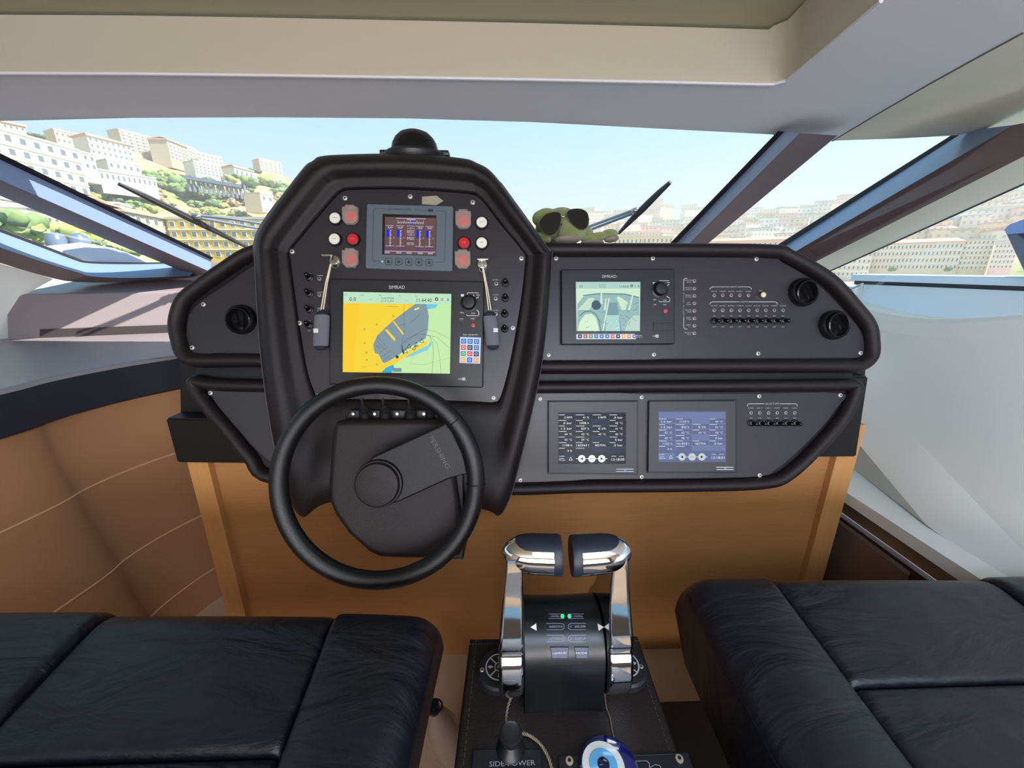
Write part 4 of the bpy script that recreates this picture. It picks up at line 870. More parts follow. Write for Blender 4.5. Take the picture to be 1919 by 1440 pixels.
def btn(x0, x1, t):
    M = dframe((x0 + x1) / 2, 1223, DR * .975); b = B(); q = ats(M, [(x0, 1213), (x1, 1213), (x1 - 1, 1235), (x0 + 3, 1235)], .001); b.prism([tuple(v) for v in q], -.002, .0016, .001, M=M); o = obj('mode_button', b, mat('blue_key', (20, 34, 72), .35), thr)
    p = Pic(M, .0019, lit=False); p.text(t, (x0 + x1) / 2, 1224, 3.4, (200, 206, 220), (x1 - x0) * .78); q = obj('key_lettering', p.b, p.ms, None, local=True, smooth=0); q.data.transform(M); q.data.transform(WM[thr.name].inverted()); q.parent = o; WM[q.name] = WM[thr.name]
btn(1031, 1066, 'CONTROL/SET'); btn(1076, 1103, 'MODE')
for x in (1054, 1067):
    M = dframe(x, 1156); b = B(); b.lathe([(.0028, .0005), (.0026, .0022), (.0012, .003)], 16, M); obj('green_light', b, emis((60, 214, 140), 1.3), thr)
for s_, x in ((-1, 1000), (1, 1126)):
    M = dframe(x, 1176, DR * .997); b = B(); b.poly([M @ Vector(q) for q in ((s_ * .0045, 0, .0004), (-s_ * .004, .0045, .0004), (-s_ * .004, -.0045, .0004))]); obj('pointer_mark', b, mat('white_mark', (214, 214, 210), .5), thr)
def lever(s_):
    x_in = DX + s_ * (HW + .0015); x_out = DX + s_ * (HW + .036)
    out = []
    for a in range(-215, 36, 10): out.append((.071 * math.cos(R(a)), .071 * math.sin(R(a))))
    out = [(y, z) for y, z in out if z < .052]
    st_ = [(.040, .062), (.018, .105), (.006, .150), (-.004, .175), (-.036, .172), (-.040, .130), (-.050, .085), (-.060, .055)]
    pr = [q for q in cat(out + st_, 2, True)]
    # taper across the stalk: sections stacked along x
    secs = []
    for f, k in ((0, .93), (.06, .98), (.16, 1), (.84, 1), (.94, .98), (1, .93)):
        sec = []
        for y, z in pr:
            hh = max(0, min(1, (z - .05) / .12)); xx = f; w0, w1 = 0.0, 1.0
            w0, w1 = .05 * hh, 1 - .32 * hh
            x = x_in + (x_out - x_in) * (w0 + (w1 - w0) * xx); cy, cz = (0, 0) if z < .05 else (-.012 * (z - .05) / .12, z)
            sec.append(Vector((x, DY + cy + (y - cy) * k, DZ + cz + (z - cz) * k)))
        secs.append(sec)
    b = B(); b.loft(secs, True, True, True); lv = obj('lever', b, CHROME, thr, smooth=45)
    # handle: egg laid along x, cut flat at its inner end
    c = aD(997 if s_ < 0 else 1125, 1035, .525); xo = aD(941 if s_ < 0 else 1183, 1035, .525).x; xi = aD(1051 if s_ < 0 else 1069, 1035, .525).x; vy = ray(1062, 1035).normalized(); upn = Vector((1, 0, 0)).cross(vy).normalized(); upn = upn if upn.z > 0 else -upn; dep = Vector((1, 0, 0)).cross(upn).normalized(); dep = dep if dep.y < 0 else -dep
    def sect(f, k=1.0, a0=0, a1=360, n=32):
        r = (1 - (1 - min(1, f / .52)) ** 2.1) ** .5 * (1 + .04 * f); x = xo + (xi - xo) * f; cc = Vector((x, c.y, c.z)) + upn * (-.002 * f) * 2
        return [cc + upn * (.0252 * r * k * math.sin(R(a0 + (a1 - a0) * j / n))) + dep * (.0215 * r * k * math.cos(R(a0 + (a1 - a0) * j / n))) for j in range(n if a1 - a0 == 360 else n + 1)]
    fs = [0.0, .01, .03, .07, .13, .2, .3, .42, .55, .7, .86]
    b = B(); b.loft([sect(f) for f in fs], True, True, True); hd = obj('handle', b, CHROME, lv, smooth=50)
    b = B(); b.loft([sect(.85, 1.005), sect(.87, 1.02), sect(.97, 1.02), sect(1.0, .97)], True, True, True)
    rubber = mat('grip_rubber', (26, 30, 44), .45, bump=.1, bscale=900)
    fs2 = [.22, .25, .3, .38, .5, .65, .8, .88]; g = []
    for f in fs2:
        wv = (1 - max(0, (.45 - f) / .24) ** 2) ** .5 if f < .45 else 1; a0, a1 = 52 - 46 * wv, 52 + 62 * wv; g.append(sect(f, 1.014, a0, a1, 16))
    b.loft(g, False); obj('grip', b, rubber, lv, smooth=60)
    # chevron mark
for s_ in (-1, 1): lever(s_)

# thruster pads either side of the throttle
def tpad(px, py, rpx, label, scr):
    c = aZ(px, py, ZP); M = Matrix.Translation((c.x, c.y, ZP)); k = rpx
    t = thing('thruster_pad', label, 'control pad', M, 'round thruster pads beside the throttle')
    b = B(); b.lathe([(.0345, 0), (.034, .009), (.031, .012), (.022, .013)], 36); obj('base', b, mat('pad_rubber', (22, 24, 30), .5), t, local=True)
    p = Pic(M, .0131, lit=False); g = (176, 178, 180); cx_, cy_ = aZ(px, py, ZP + .0131).x - c.x, 0
    def ln(pts, w, m=g):
        p._c(m)
        for (x0, y0), (x1, y1) in zip(pts, pts[1:]):
            L__ = math.hypot(x1 - x0, y1 - y0); nx, ny = -(y1 - y0) / L__ * w / 2, (x1 - x0) / L__ * w / 2; p.b.poly([(x0 + nx, y0 + ny, .0134), (x1 + nx, y1 + ny, .0134), (x1 - nx, y1 - ny, .0134), (x0 - nx, y0 - ny, .0134)])
    ln([(.0205 * math.cos(i * .2618), .0205 * math.sin(i * .2618)) for i in range(25)], .0018); ln([(.007 * math.cos(i * .524), .007 * math.sin(i * .524)) for i in range(13)], .0012)
    for a in (45, 135, 225, 315): ln([(.007 * math.cos(R(a)), .007 * math.sin(R(a))), (.020 * math.cos(R(a)), .020 * math.sin(R(a)))], .0018)
    for a in (0, 90, 180, 270):
        ca, sa = math.cos(R(a)), math.sin(R(a)); f = lambda x, y: (x * ca - y * sa, x * sa + y * ca); ln([f(.010, 0), f(.014, 0)], .0026)
        p.b.poly([(*f(.0135, .003), .0134), (*f(.018, 0), .0134), (*f(.0135, -.003), .0134)])
    p.b.text('BT', 0, 0, .0135, .004); p.build('printed_arrows', t)
    for q in scr: d = aZ(*q, ZP + .011) - c; b = B(); b.lathe([(.004, .009), (.004, .012), (.003, .013)], 14, Matrix.Translation((d.x, d.y, 0))); b.mi = 1; b.box((d.x, d.y, .0132), (.0035, .0009, .0006)); b.box((d.x, d.y, .0132), (.0009, .0035, .0006)); obj('screw', b, [BRASS, BLK], t, local=True)
tpad(936, 1262, 23, 'round thruster pad with printed arrows left of the throttle levers', [(904, 1257)]); tpad(1170, 1256, 23, 'round thruster pad half hidden right of the throttle levers', [(1201, 1251)])

# thruster joystick panel and the second dark plate at the bottom of the frame
def zplate(name, label, px, h=.005, scr=(), cg='control panel'):
    q = [aZ(x, y, ZP + h) for x, y in px]; c = sum(q, Vector()) / len(q); M = Matrix.Translation((c.x, c.y, ZP)); t = thing(name, label, cg, M)
    b = B(); b.prism([(v.x - c.x, v.y - c.y) for v in q], 0, h, .0015); obj('plate', b, mat('dark_blue_plate', (22, 25, 32), .4), t, local=True)
    for s_ in scr: d = aZ(*s_, ZP + h) - c; b = B(); b.lathe([(.0048, h - .001), (.0048, h + .0015), (.0032, h + .002)], 18, Matrix.Translation((d.x, d.y, 0))); b.mi = 1; b.lathe([(.0024, h + .0018), (.0022, h + .0024)], 6, Matrix.Translation((d.x, d.y, 0))); obj('screw', b, [BRASS, BLK], t, local=True)
    return t, M
t, M = zplate('joystick_panel', 'dark thruster joystick panel lettered SIDE-POWER at the bottom left of the pedestal', [(886, 1404), (1014, 1404), (1022, 1560), (876, 1560)], .006)
p = Pic(M, .0063, lit=False); p.text('SIDE-POWER', 960, 1432, 8, (150, 152, 156), 86); p.build('lettering', t)
c = aZ(957, 1408, ZP); k_ = aZ(957, 1384, ZP + .045); M2 = Matrix.Translation((c.x - WM[t.name].translation.x, c.y - WM[t.name].translation.y, 0))
b = B(); b.lathe([(.019, .005), (.018, .010), (.011, .016), (.009, .022), (.0135, .024), (.0150, .028), (.0145, .033), (.010, .035)], 28, M2); obj('joystick', b, BLK, t, local=True)
t, M = zplate('switch_panel', 'dark navy panel with fine grey lines at the bottom right of the pedestal', [(1046, 1416), (1290, 1410), (1340, 1560), (1050, 1560)], .005, [(1067, 1427), (1273, 1423)])
p = Pic(M, .0053, lit=False); p.line([(1180, 1428), (1212, 1427), (1217, 1432), (1217, 1440), (1228, 1434), (1236, 1436), (1242, 1446)], 1.2, (150, 150, 154)).line([(1180, 1418), (1268, 1414)], .8, (60, 80, 110)); p.build('printed_lines', t)
# evil eye charm
c = aZ(1142, 1443, ZP + .012); M = Matrix.Translation((c.x, c.y, ZP + .006)); t = thing('evil_eye_charm', 'round cobalt glass evil eye charm lying on the pedestal panel', 'charm', M)
b = B(); b.lathe([(.034, 0), (.037, .003), (.036, .007), (.03, .010), (.01, .0115)], 44); obj('glass_disc', b, mat('cobalt_glass', (12, 22, 92), .06, coat=1), t, local=True)
d = aZ(1131, 1434, ZP + .018) - c
for r, z, cc, nm in ((.0265, .0112, (214, 218, 214), 'white_ring'), (.0175, .0126, (92, 166, 214), 'blue_iris'), (.0075, .0138, (14, 22, 56), 'pupil')):
    b = B(); b.lathe([(r, z - .004), (r * .97, z), (r * .3, z + .0009)], 40, Matrix.Translation((d.x, d.y, 0))); obj(nm, b, mat('eye_' + nm, cc, .12, coat=.6), t, local=True)
# beaded cord and thin thread on the pedestal
def cordpts(px, h=.004): return [aZ(x, y, ZP + h) for x, y in px]
b = B(); P = [Vector(q) for q in cat([tuple(v) for v in cordpts([(968, 1292), (955, 1315), (949, 1345), (951, 1368), (962, 1376), (985, 1376), (1008, 1390), (1024, 1412), (1034, 1440), (1040, 1480)])], 10)]
for s_ in (0, 1):
    q = []
    for i, p_ in enumerate(P):
        d_ = (P[min(i + 1, len(P) - 1)] - P[max(i - 1, 0)]).normalized(); n_ = Vector((-d_.y, d_.x, 0)); a = i * 1.3 + s_ * math.pi; q.append(p_ + n_ * (.0011 * math.cos(a)) + Vector((0, 0, .0011 * math.sin(a))))
    b.tube(q, .0012, 5)
solo('braided_cord', b, mat('flecked_cord', (128, 118, 100), .7), 'flecked braided cord looping around the joystick on the pedestal', 'cord')
b = B(); b.tube([Vector(q) for q in cat([tuple(v) for v in cordpts([(1133, 1298), (1136, 1325), (1143, 1345), (1147, 1368), (1151, 1388), (1152, 1402)], .003)], 6)], .0008, 5)
solo('thread', b, mat('thin_thread', (120, 106, 92), .8), 'thin grey thread running to the glass evil eye charm', 'cord')

# ================================================================ SEATS
ZSE = -.53
def cushion(FL, FR, BR, BL, top, bot, rF, rR, rB, rL, bulge=.0, n=30, mod=None):
    FL, FR, BR, BL = [Vector(q).to_2d() if len(q) > 2 else Vector(q) for q in (FL, FR, BR, BL)]
    ss = [.5 - .5 * math.cos(math.pi * i / n) for i in range(n + 1)]
    def P(s, t): return FL.lerp(FR, s).lerp(BL.lerp(BR, s), t)
    WX = (FR - FL).length; LY = (BL - FL).length
    rows = []
    for t in ss:
        row = []
        for s in ss:
            dz = 0
            for d, r in ((s * WX, rL), ((1 - s) * WX, rR), (t * LY, rF), ((1 - t) * LY, rB)):
                if r > 0 and d < r: dz += r - math.sqrt(max(0, r * r - (r - d) ** 2))
            z = top - min(dz, .12) + bulge * math.sin(math.pi * s) ** .8 * math.sin(math.pi * t) ** .8
            if mod: z += mod(s, t)
            q = P(s, t); row.append(Vector((q.x, q.y, z)))
        rows.append(row)
    b = B(); V = [[b.bm.verts.new(p) for p in r] for r in rows]
    for i in range(n):
        for j in range(n): b.bm.faces.new([V[i][j], V[i][j + 1], V[i + 1][j + 1], V[i + 1][j]])
    rim_ = [V[0][j] for j in range(n + 1)] + [V[i][n] for i in range(1, n + 1)] + [V[n][j] for j in range(n - 1, -1, -1)] + [V[i][0] for i in range(n - 1, 0, -1)]
    cc = (FL + FR + BL + BR) / 4; lo = [b.bm.verts.new((v.co.x + (cc.x - v.co.x) * .28, v.co.y + (cc.y - v.co.y) * .12, bot)) for v in rim_]; k = len(rim_)
    for i in range(k): b.bm.faces.new([rim_[i], rim_[(i + 1) % k], lo[(i + 1) % k], lo[i]])
    b.bm.faces.new(lo[::-1]); return b
def lerpY(p, q, Y): t = (Y - p.y) / (q.y - p.y); v = p.lerp(q, t); return Vector((v.x, v.y))
def seatpx(l, zz=ZSE): return [aZ(x, y, zz) for x, y in l]
def build_seat(label, seams, ysplit, top, YB=.02, leftmost=None):
    """seams: four front-to-back seam lines as pixel pairs, left to right"""
    S_ = [seatpx(l, top) for l in seams]
    cen = S_[1][0].lerp(S_[2][0], .5); t = thing('helm_chair', label, 'seat', Vector((cen.x, .25, FLOOR)))
    F = [Vector((s[0].x, s[0].y)) for s in S_]; Bk = [lerpY(s[0], s[1], YB) for s in S_]
    ym = [lerpY(s[0], s[1], aZ(900, ysplit, top).y) for s in S_]
    g = Vector((.0012, 0))
    b = cushion(F[1] + g, F[2] - g, ym[2] + Vector((-.0012, .001)), ym[1] + Vector((.0012, .001)), top, top - .17, .06, .012, .012, .012, .006); obj('thigh_cushion', b, SEAT, t, smooth=70)
    b = cushion(ym[1] + g, ym[2] - g, Bk[2], Bk[1], top, top - .17, .014, .012, .01, .012, .010); obj('rear_cushion', b, SEAT, t, smooth=70)
    b = cushion(F[0], F[1] - g, Bk[1] - g, Bk[0], top + .006, top - .19, .055, .012, .02, .045, .014); obj('side_bolster', b, SEAT, t, smooth=70)
    b = cushion(F[2] + g, F[3], Bk[3], Bk[2] + g, top + .006, top - .19, .055, .045, .02, .012, .014); obj('side_bolster', b, SEAT, t, smooth=70)
    # piping along the outer edges
    for i, s_ in ((0, 1), (3, -1)):
        b = B(); b.tube([Vector((lerpY(S_[i][0], S_[i][1], F[i].y - .03 - k * .05).x + s_ * .003, F[i].y - .03 - k * .05, top - .028)) for k in range(9)], .0022, 6); obj('piping', b, BLK, t)
    xs_ = [F[0].x, F[3].x]; w = xs_[1] - xs_[0]; b = B(); b.box((sum(xs_) / 2, F[1].y / 2 - .08, top - .23), (w * .8, .36, .1), .02); b.box((sum(xs_) / 2, .1, (top - .28 + FLOOR) / 2), (.16, .16, top - .28 - FLOOR), .02); obj('seat_base', b, BLK, t)
    return t
build_seat('black leather helm seat in front of the steering wheel, left of the pedestal', [[(-150, 1128), (-700, 1460)], [(218, 1124), (0, 1350)], [(634, 1126), (516, 1440)], [(826, 1134), (752, 1440)]], 1400, ZSE)
build_seat('black leather seat right of the pedestal, bluish sheen on its cushions', [[(1276, 1068), (1482, 1440)], [(1430, 1062), (1712, 1440)], [(1830, 1062), (2330, 1440)], [(2030, 1062), (2700, 1440)]], 1305, ZSE)
b = B(); b.box((.62, .25, FLOOR + .06), (.78, .95, .12), .01); solo('seat_plinth', b, BLK, 'low black plinth on the carpet under the right seat', 'plinth')
# bottle on the floor beside the left seat
q = aD(812, 1326, .88); M = Matrix.Translation(q) @ Matrix.Rotation(R(-8), 4, 'Y') @ Matrix.Rotation(R(10), 4, 'X')
hb = (q.z - FLOOR) / math.cos(R(12)) - .004
t = thing('bottle', 'clear plastic bottle with dark cap and carry loop between left seat and pedestal', 'bottle', Vector((q.x, q.y, FLOOR)))
b = B(); b.lathe([(.02, -hb), (.036, -hb + .01), (.037, -.14), (.035, -.09), (.026, -.05), (.014, -.022), (.0125, -.008)], 30, M); obj('body', b, mat('cloudy_plastic', (150, 128, 118), .15, coat=.5, var=.25, vscale=18), t)
b = B(); b.lathe([(.013, -.012), (.0145, -.010), (.0145, .008), (.012, .011)], 24, M); obj('cap', b, mat('dark_cap', (38, 46, 54), .15, metal=.4), t)
b = B(); b.tube([M @ Vector((.02 * math.cos(i * .5236), .02 * math.sin(i * .5236), .002 + .012 * math.cos(i * .5236 + 2))) for i in range(12)], .0022, 8, True); obj('carry_loop', b, BLK, t)

# ================================================================ PLUSH AND SUNGLASSES ON THE DASH
MP = frame(1075, 452, -.07)
t = thing('plush_turtle', 'green plush sea turtle wearing sunglasses on the dash right of the binnacle', 'soft toy', MP)
felt = mat('green_plush', (128, 138, 62), .95, bump=1.0, bscale=1200, var=.2, vscale=60, sheen=.6)
K = .99 / F_PX
def el(b, px, py, rx, ry, z, rz=None, rot=0):
    u, v = at(MP, px, py, z); T = Matrix.Rotation(R(rot), 4, 'Z'); b.ball((u, v, z), K, 3, (rx, ry, rz or ry), M=T)
b = B()
for a in ((1042, 428, 40, 27, -.03, 38), (1012, 410, 15, 14, -.01, 16), (1024, 404, 20, 12, -.01, 18), (1052, 404, 26, 13, -.005, 20), (1062, 412, 26, 16, .0, 22), (1072, 436, 26, 18, .012, 24), (1064, 428, 20, 18, .008, 22), (1092, 418, 12, 16, -.02, 16), (1098, 435, 14, 8, -.005, 14, -12), (1104, 449, 16, 6, .0, 12), (1122, 444, 20, 8, .0, 12, 8), (1142, 439, 17, 9, .0, 11, 4), (1018, 446, 16, 9, .0, 14, -20)): el(b, *a)
o = obj('body', b, felt, t, local=True, smooth=180)
m_ = o.modifiers.new('remesh', 'REMESH'); m_.mode = 'VOXEL'; m_.voxel_size = .0022; m_.use_smooth_shade = True
m_ = o.modifiers.new('smooth', 'SMOOTH'); m_.factor = .5; m_.iterations = 5
b = B()
for a in ((1062, 450, 24, 7, .014, 18), (1110, 455, 22, 4, .002, 12), (1146, 448, 14, 6, .003, 10, 8)): el(b, *a)
o = obj('underside', b, mat('grey_plush', (148, 138, 128), .95, bump=.8, bscale=1200), t, local=True, smooth=180)
b = B(); u, v = at(MP, 1051, 421, .03); b.ball((u, v, .030), .0032, 2); u, v = at(MP, 1087, 427, .033); b.ball((u, v, .033), .003, 2); obj('nostril', b, BLK, t, local=True)
sg = thing('sunglasses', 'dark aviator sunglasses worn by the green plush turtle', 'sunglasses', MP @ Matrix.Translation((0, .02, .04)))
LG = B; lens = mat('smoked_lens', (20, 22, 24), .08, coat=1)
def lensm(px, m, nm, z):
    q = cat(ats(MP, px, z), 4, True); b = B(); b.prism([tuple(v) for v in q], z, z + .0018, .0006, M=MP); obj('lens', b, m, sg, smooth=40)
    b = B(); b.tube([MP @ Vector((x, y, z + .001)) for x, y in q], .0009, 6, True); obj('frame', b, STEEL, sg)
lensm([(1010, 418), (1022, 403), (1040, 398), (1050, 401), (1051, 414), (1046, 431), (1035, 442), (1024, 440), (1014, 430)], lens, 'l', .038)
lensm([(1062, 401), (1068, 394), (1085, 392), (1099, 398), (1103, 413), (1100, 426), (1092, 431), (1078, 426), (1067, 413)], lens, 'r', .046)
b = B(); b.tube([MP @ Vector((*at(MP, x, y, .038), .039)) for x, y in ((1050, 404), (1056, 407), (1063, 402))], .001, 6); obj('bridge', b, STEEL, sg)
b = B(); b.tube([MP @ Vector((*at(MP, x, y, z_), z_)) for x, y, z_ in ((1103, 408, .038), (1104, 412, .02), (1100, 420, -.03))], .0011, 6); obj('temple_arm', b, STEEL, sg)

# ================================================================ WIPERS OUTSIDE THE GLASS
def gw(x, y, k=1.02): return gG(x, y, k)
def wiper(label, blade, arms, pin):
    t = thing('windshield_wiper', label, 'wiper', gw(*arms[0][-1], 1.03), 'windshield wipers')
    (x0, y0), (x1, y1) = blade; b = B(); b.tube([gw(x0, y0, 1.012), gw((x0 + x1) / 2, (y0 + y1) / 2, 1.012), gw(x1, y1, 1.012)], [.006, .011, .005], 6); obj('blade', b, RUBBER, t)
    nx, ny = (y1 - y0), -(x1 - x0); l_ = math.hypot(nx, ny); nx, ny = nx / l_, ny / l_; ny_s = -1 if ny > 0 else 1; nx *= ny_s; ny *= ny_s
    q = [(x0 + (x1 - x0) * f + nx * h, y0 + (y1 - y0) * f + ny * h) for f, h in ((.0, 1.5), (.2, 4.5), (.42, 5.5), (.55, 5.5), (.75, 4.5), (.98, 1.5))]
    b = B(); b.tube([gw(x, y, 1.025) for x, y in q], .006, 6); obj('yoke', b, mat('wiper_grey', (66, 68, 76), .4, metal=.3), t)
    for a in arms: b = B(); b.tube([gw(x, y, 1.035) for x, y in a], .006, 8); obj('arm', b, mat('wiper_alu', (150, 158, 170), .35, metal=.5), t)
    b = B(); c = gw(*pin, 1.03); b.ball(c, .022, 2, (1, .7, .6)); obj('pivot', b, STEEL, t)
wiper('grey wiper seen through the left part of the windshield, blade sloping down right', ((222, 345), (466, 466)), [[(372, 404), (430, 410), (520, 424), (600, 440)], [(370, 408), (430, 419), (520, 434), (600, 452)]], (368, 406))
wiper('grey wiper behind the plush turtle, blade rising steeply to the right', ((1257, 342), (1160, 438)), [[(1190, 393), (1150, 408), (1104, 425), (1050, 446)], [(1186, 400), (1150, 414), (1106, 431), (1050, 455)]], (1192, 395))

# ================================================================ OUTSIDE: SIDE DECK, WATER, HILL AND TOWN
GELW = mat('white_deck_gelcoat', (206, 216, 226), .3)
bw = thing('bulwark', 'pale blue white bulwark of the side deck outside the right window', 'bulwark', Vector((2.7, 1, -1.0)))
b = B(); XB = 2.6; yb_ = aX(1614, 512, XB).y; zt_ = -.035
b.prism([(XB, -1.5), (XB + .25, -1.5), (XB + .25, yb_ + .3), (XB, yb_)], -1.0, zt_ - .07); obj('inner_side', b, GELW, bw)
b = B(); b.box((XB + .13, (yb_ - 1.5) / 2, zt_ - .056), (.24, yb_ + 1.6, .035)); obj('shadow_gap', b, mat('gap_dark', (52, 54, 66), .7), bw)
b = B(); b.prism([(XB - .05, -1.5), (XB + .3, -1.5), (XB + .3, yb_ + .25), (XB - .05, yb_ + .02)], zt_ - .045, zt_, .012); obj('cap_rail', b, GELW, bw)
b = B(); b.box((2.0, .5, -1.0), (1.35, 4.6, .04)); solo('side_deck', b, GELW, 'white side deck outside the right window', 'deck')
t = thing('guard_rail', 'thin steel stanchion and rail ahead of the white bulwark', 'rail', aX(1612, 572, 2.3))
b = B(); b.tube([aX(1616, 531, 2.3), aX(1610, 574, 2.3)], .008, 8); obj('stanchion', b, STEEL, t); b = B(); b.tube([aX(1617, 532, 2.3), aX(1592, 543, 2.3)], .006, 8); obj('rail', b, STEEL, t)
t = thing('hardtop_support', 'blue grey hardtop support at the right edge outside the side window', 'support', aX(1930, 520, 2.4))
M = Matrix(((0, 0, 1, 0), (1, 0, 0, 0), (0, 1, 0, 0), (0, 0, 0, 1)))
f = lambda l, X_: [(aX(x, y, X_).y, aX(x, y, X_).z) for x, y in l]
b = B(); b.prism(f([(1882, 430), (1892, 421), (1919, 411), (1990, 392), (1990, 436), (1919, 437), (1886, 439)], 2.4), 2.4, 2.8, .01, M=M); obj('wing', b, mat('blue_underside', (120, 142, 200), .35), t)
b = B(); b.prism(f([(1886, 438), (1905, 437), (1975, 500), (1960, 540), (1919, 508)], 2.42), 2.42, 2.7, .01, M=M); obj('leg', b, mat('slate_leg', (92, 98, 120), .5), t)

water = mat('harbour_water', (70, 96, 112), .12, bump=1, bscale=1.2)
HW_ = -6.5
b = B(); b.box((0, 150, HW_ - .2), (900, 420, .1)); o = struct('sea', b, water); o['label'] = 'blue grey harbour water'; o['kind'] = 'structure'
# hillside: height as a function of bearing and distance
def azel(px, py): r = ray(px, py); return math.atan2(r.x, r.y), r.z / math.hypot(r.x, r.y)
SKY = sorted([(*azel(x, y), R1, r0) for x, y, R1, r0 in ((-500, 190, 300, 120), (-200, 222, 300, 130), (0, 244, 300, 150), (100, 262, 300, 160), (250, 282, 310, 165), (350, 296, 320, 165), (450, 312, 330, 165), (550, 336, 350, 165), (640, 362, 380, 170), (760, 388, 420, 190), (900, 402, 480, 220), (1100, 412, 560, 240), (1300, 410, 600, 250), (1480, 404, 600, 250), (1600, 392, 600, 250), (1720, 372, 600, 245), (1830, 356, 600, 240), (1919, 350, 600, 240), (2300, 310, 600, 240))])
def skyt(a):
    if a <= SKY[0][0]: return SKY[0][1:]
    for p, q in zip(SKY, SKY[1:]):
        if a <= q[0]:
            t = (a - p[0]) / (q[0] - p[0]); return [p[i] + (q[i] - p[i]) * t for i in (1, 2, 3)]
    return SKY[-1][1:]
from mathutils import noise
def terr(a, r):
    te, R1, r0 = skyt(a); top = te * R1
    if r < r0: return -5.0
    s_ = min(1, (r - r0) / (R1 - r0)); h = -5 + (top + 5) * (s_ ** .85)
    h += noise.noise(Vector((a * 14, r * .02, 0))) * 5 * math.sin(math.pi * s_) + noise.noise(Vector((a * 50, r * .06, 3))) * 1.5 * math.sin(math.pi * s_)
    return h if r <= R1 else top - (r - R1) * .02
def hit(px, py, rmin=60):
    r = ray(px, py); L_ = math.hypot(r.x, r.y); a = math.atan2(r.x, r.y); h = rmin
    while h < 650:
        if r.z / L_ * h < terr(a, h): return r * (h / L_), h
        h += 1.5
    te, R1, r0 = skyt(a); return r * (R1 / L_), R1
b = B(); NA, NR = 200, 46; rows = []
a0_, a1_ = R(-66), R(64)
for j in range(NR + 1):
    row = []
    for i in range(NA + 1):
        a = a0_ + (a1_ - a0_) * i / NA; te, R1, r0 = skyt(a)
        r = r0 - 30 if j == 0 else r0 - 8 + (R1 + 60 - r0 + 8) * ((j - 1) / (NR - 1)); z = terr(a, r) if j > 1 else (-5 if j == 1 else HW_ - .3)
        row.append(Vector((r * math.sin(a), r * math.cos(a), z)))
    rows.append(row)
b.loft(rows, False)
hm = bpy.data.materials.new('scrub_hillside'); hm.use_nodes = True; N = hm.node_tree.nodes; L = hm.node_tree.links; bs = N['Principled BSDF']; bs.inputs['Roughness'].default_value = .95
tcx = N.new('ShaderNodeTexCoord'); nz = N.new('ShaderNodeTexNoise'); nz.inputs['Scale'].default_value = .05; nz.inputs['Detail'].default_value = 9; nz.inputs['Roughness'].default_value = .68; L.new(tcx.outputs['Object'], nz.inputs[0])
rp = N.new('ShaderNodeValToRGB'); L.new(nz.outputs['Fac'], rp.inputs[0]); L.new(rp.outputs[0], bs.inputs['Base Color'])
el_ = rp.color_ramp.elements; el_[0].position = .34; el_[0].color = C(98, 116, 74); el_[1].position = .68; el_[1].color = C(214, 190, 150)
for ps, cc in ((.44, (140, 152, 96)), (.52, (176, 160, 122)), (.59, (206, 168, 128))): x_ = el_.new(ps); x_.color = C(*cc)
bs2 = N.new('ShaderNodeBump'); bs2.inputs['Strength'].default_value = .9; bs2.inputs['Distance'].default_value = 2.5; L.new(nz.outputs['Fac'], bs2.inputs['Height']); L.new(bs2.outputs[0], bs.inputs['Normal'])
o = struct('terrain', b, hm, 80)

b = B(); q0, q1 = [], []
for i in range(60):
    a = R(-10) + R(78) * i / 59; te, R1, r0 = skyt(a); q0.append(Vector((178 * math.sin(a), 178 * math.cos(a), -5.6))); q1.append(Vector(((r0 + 6) * math.sin(a), (r0 + 6) * math.cos(a), -4.9)))
b.loft([[p - Vector((0, 0, 1.2)) for p in q0], q0, q1], False); o = struct('quay', b, mat('pale_quay', (226, 212, 196), .8, var=.08, vscale=.3), 80)
# facade material with rows of windows, in the building's own metres
def facade(rgb, pitch=3.0, floor_h=3.2, dark=(188, 182, 176)):  # pale window tone puts distance haze into the colour
    nm = 'facade_%d_%d_%d_%.1f' % (*rgb, pitch)
    if nm in MATS: return MATS[nm]
    m = bpy.data.materials.new(nm); m.use_nodes = True; N = m.node_tree.nodes; L = m.node_tree.links; b_ = N['Principled BSDF']; b_.inputs['Roughness'].default_value = .8
    t = N.new('ShaderNodeTexCoord'); s = N.new('ShaderNodeSeparateXYZ'); L.new(t.outputs['Object'], s.inputs[0])
    def M_(op, a, bb=None):
        n = N.new('ShaderNodeMath'); n.operation = op
        for i, v in enumerate((a, bb)):
            if v is None: continue
            if isinstance(v, (int, float)): n.inputs[i].default_value = v
            else: L.new(v, n.inputs[i])
        return n.outputs[0]
    sm = M_('ADD', s.outputs[0], s.outputs[1]); fx = M_('FRACT', M_('DIVIDE', sm, pitch)); fz = M_('FRACT', M_('DIVIDE', s.outputs[2], floor_h))
    mk = M_('MULTIPLY', M_('MULTIPLY', M_('GREATER_THAN', fx, .3), M_('LESS_THAN', fx, .68)), M_('MULTIPLY', M_('GREATER_THAN', fz, .3), M_('LESS_THAN', fz, .75)))
    g = N.new('ShaderNodeNewGeometry'); sn = N.new('ShaderNodeSeparateXYZ'); L.new(g.outputs['Normal'], sn.inputs[0]); mk = M_('MULTIPLY', mk, M_('LESS_THAN', sn.outputs[2], .5))
    x = N.new('ShaderNodeMix'); x.data_type = 'RGBA'; L.new(mk, x.inputs[0]); x.inputs[6].default_value = C(*rgb); x.inputs[7].default_value = C(*dark); L.new(x.outputs[2], b_.inputs['Base Color']); MATS[nm] = m; return m
ROOFM = mat('terracotta_roof', (214, 170, 148), .85); ROOFG = mat('flat_grey_roof', (196, 192, 184), .85); WING = mat('window_dark', (112, 122, 128), .2); WINF = mat('window_surround', (238, 234, 222), .6)
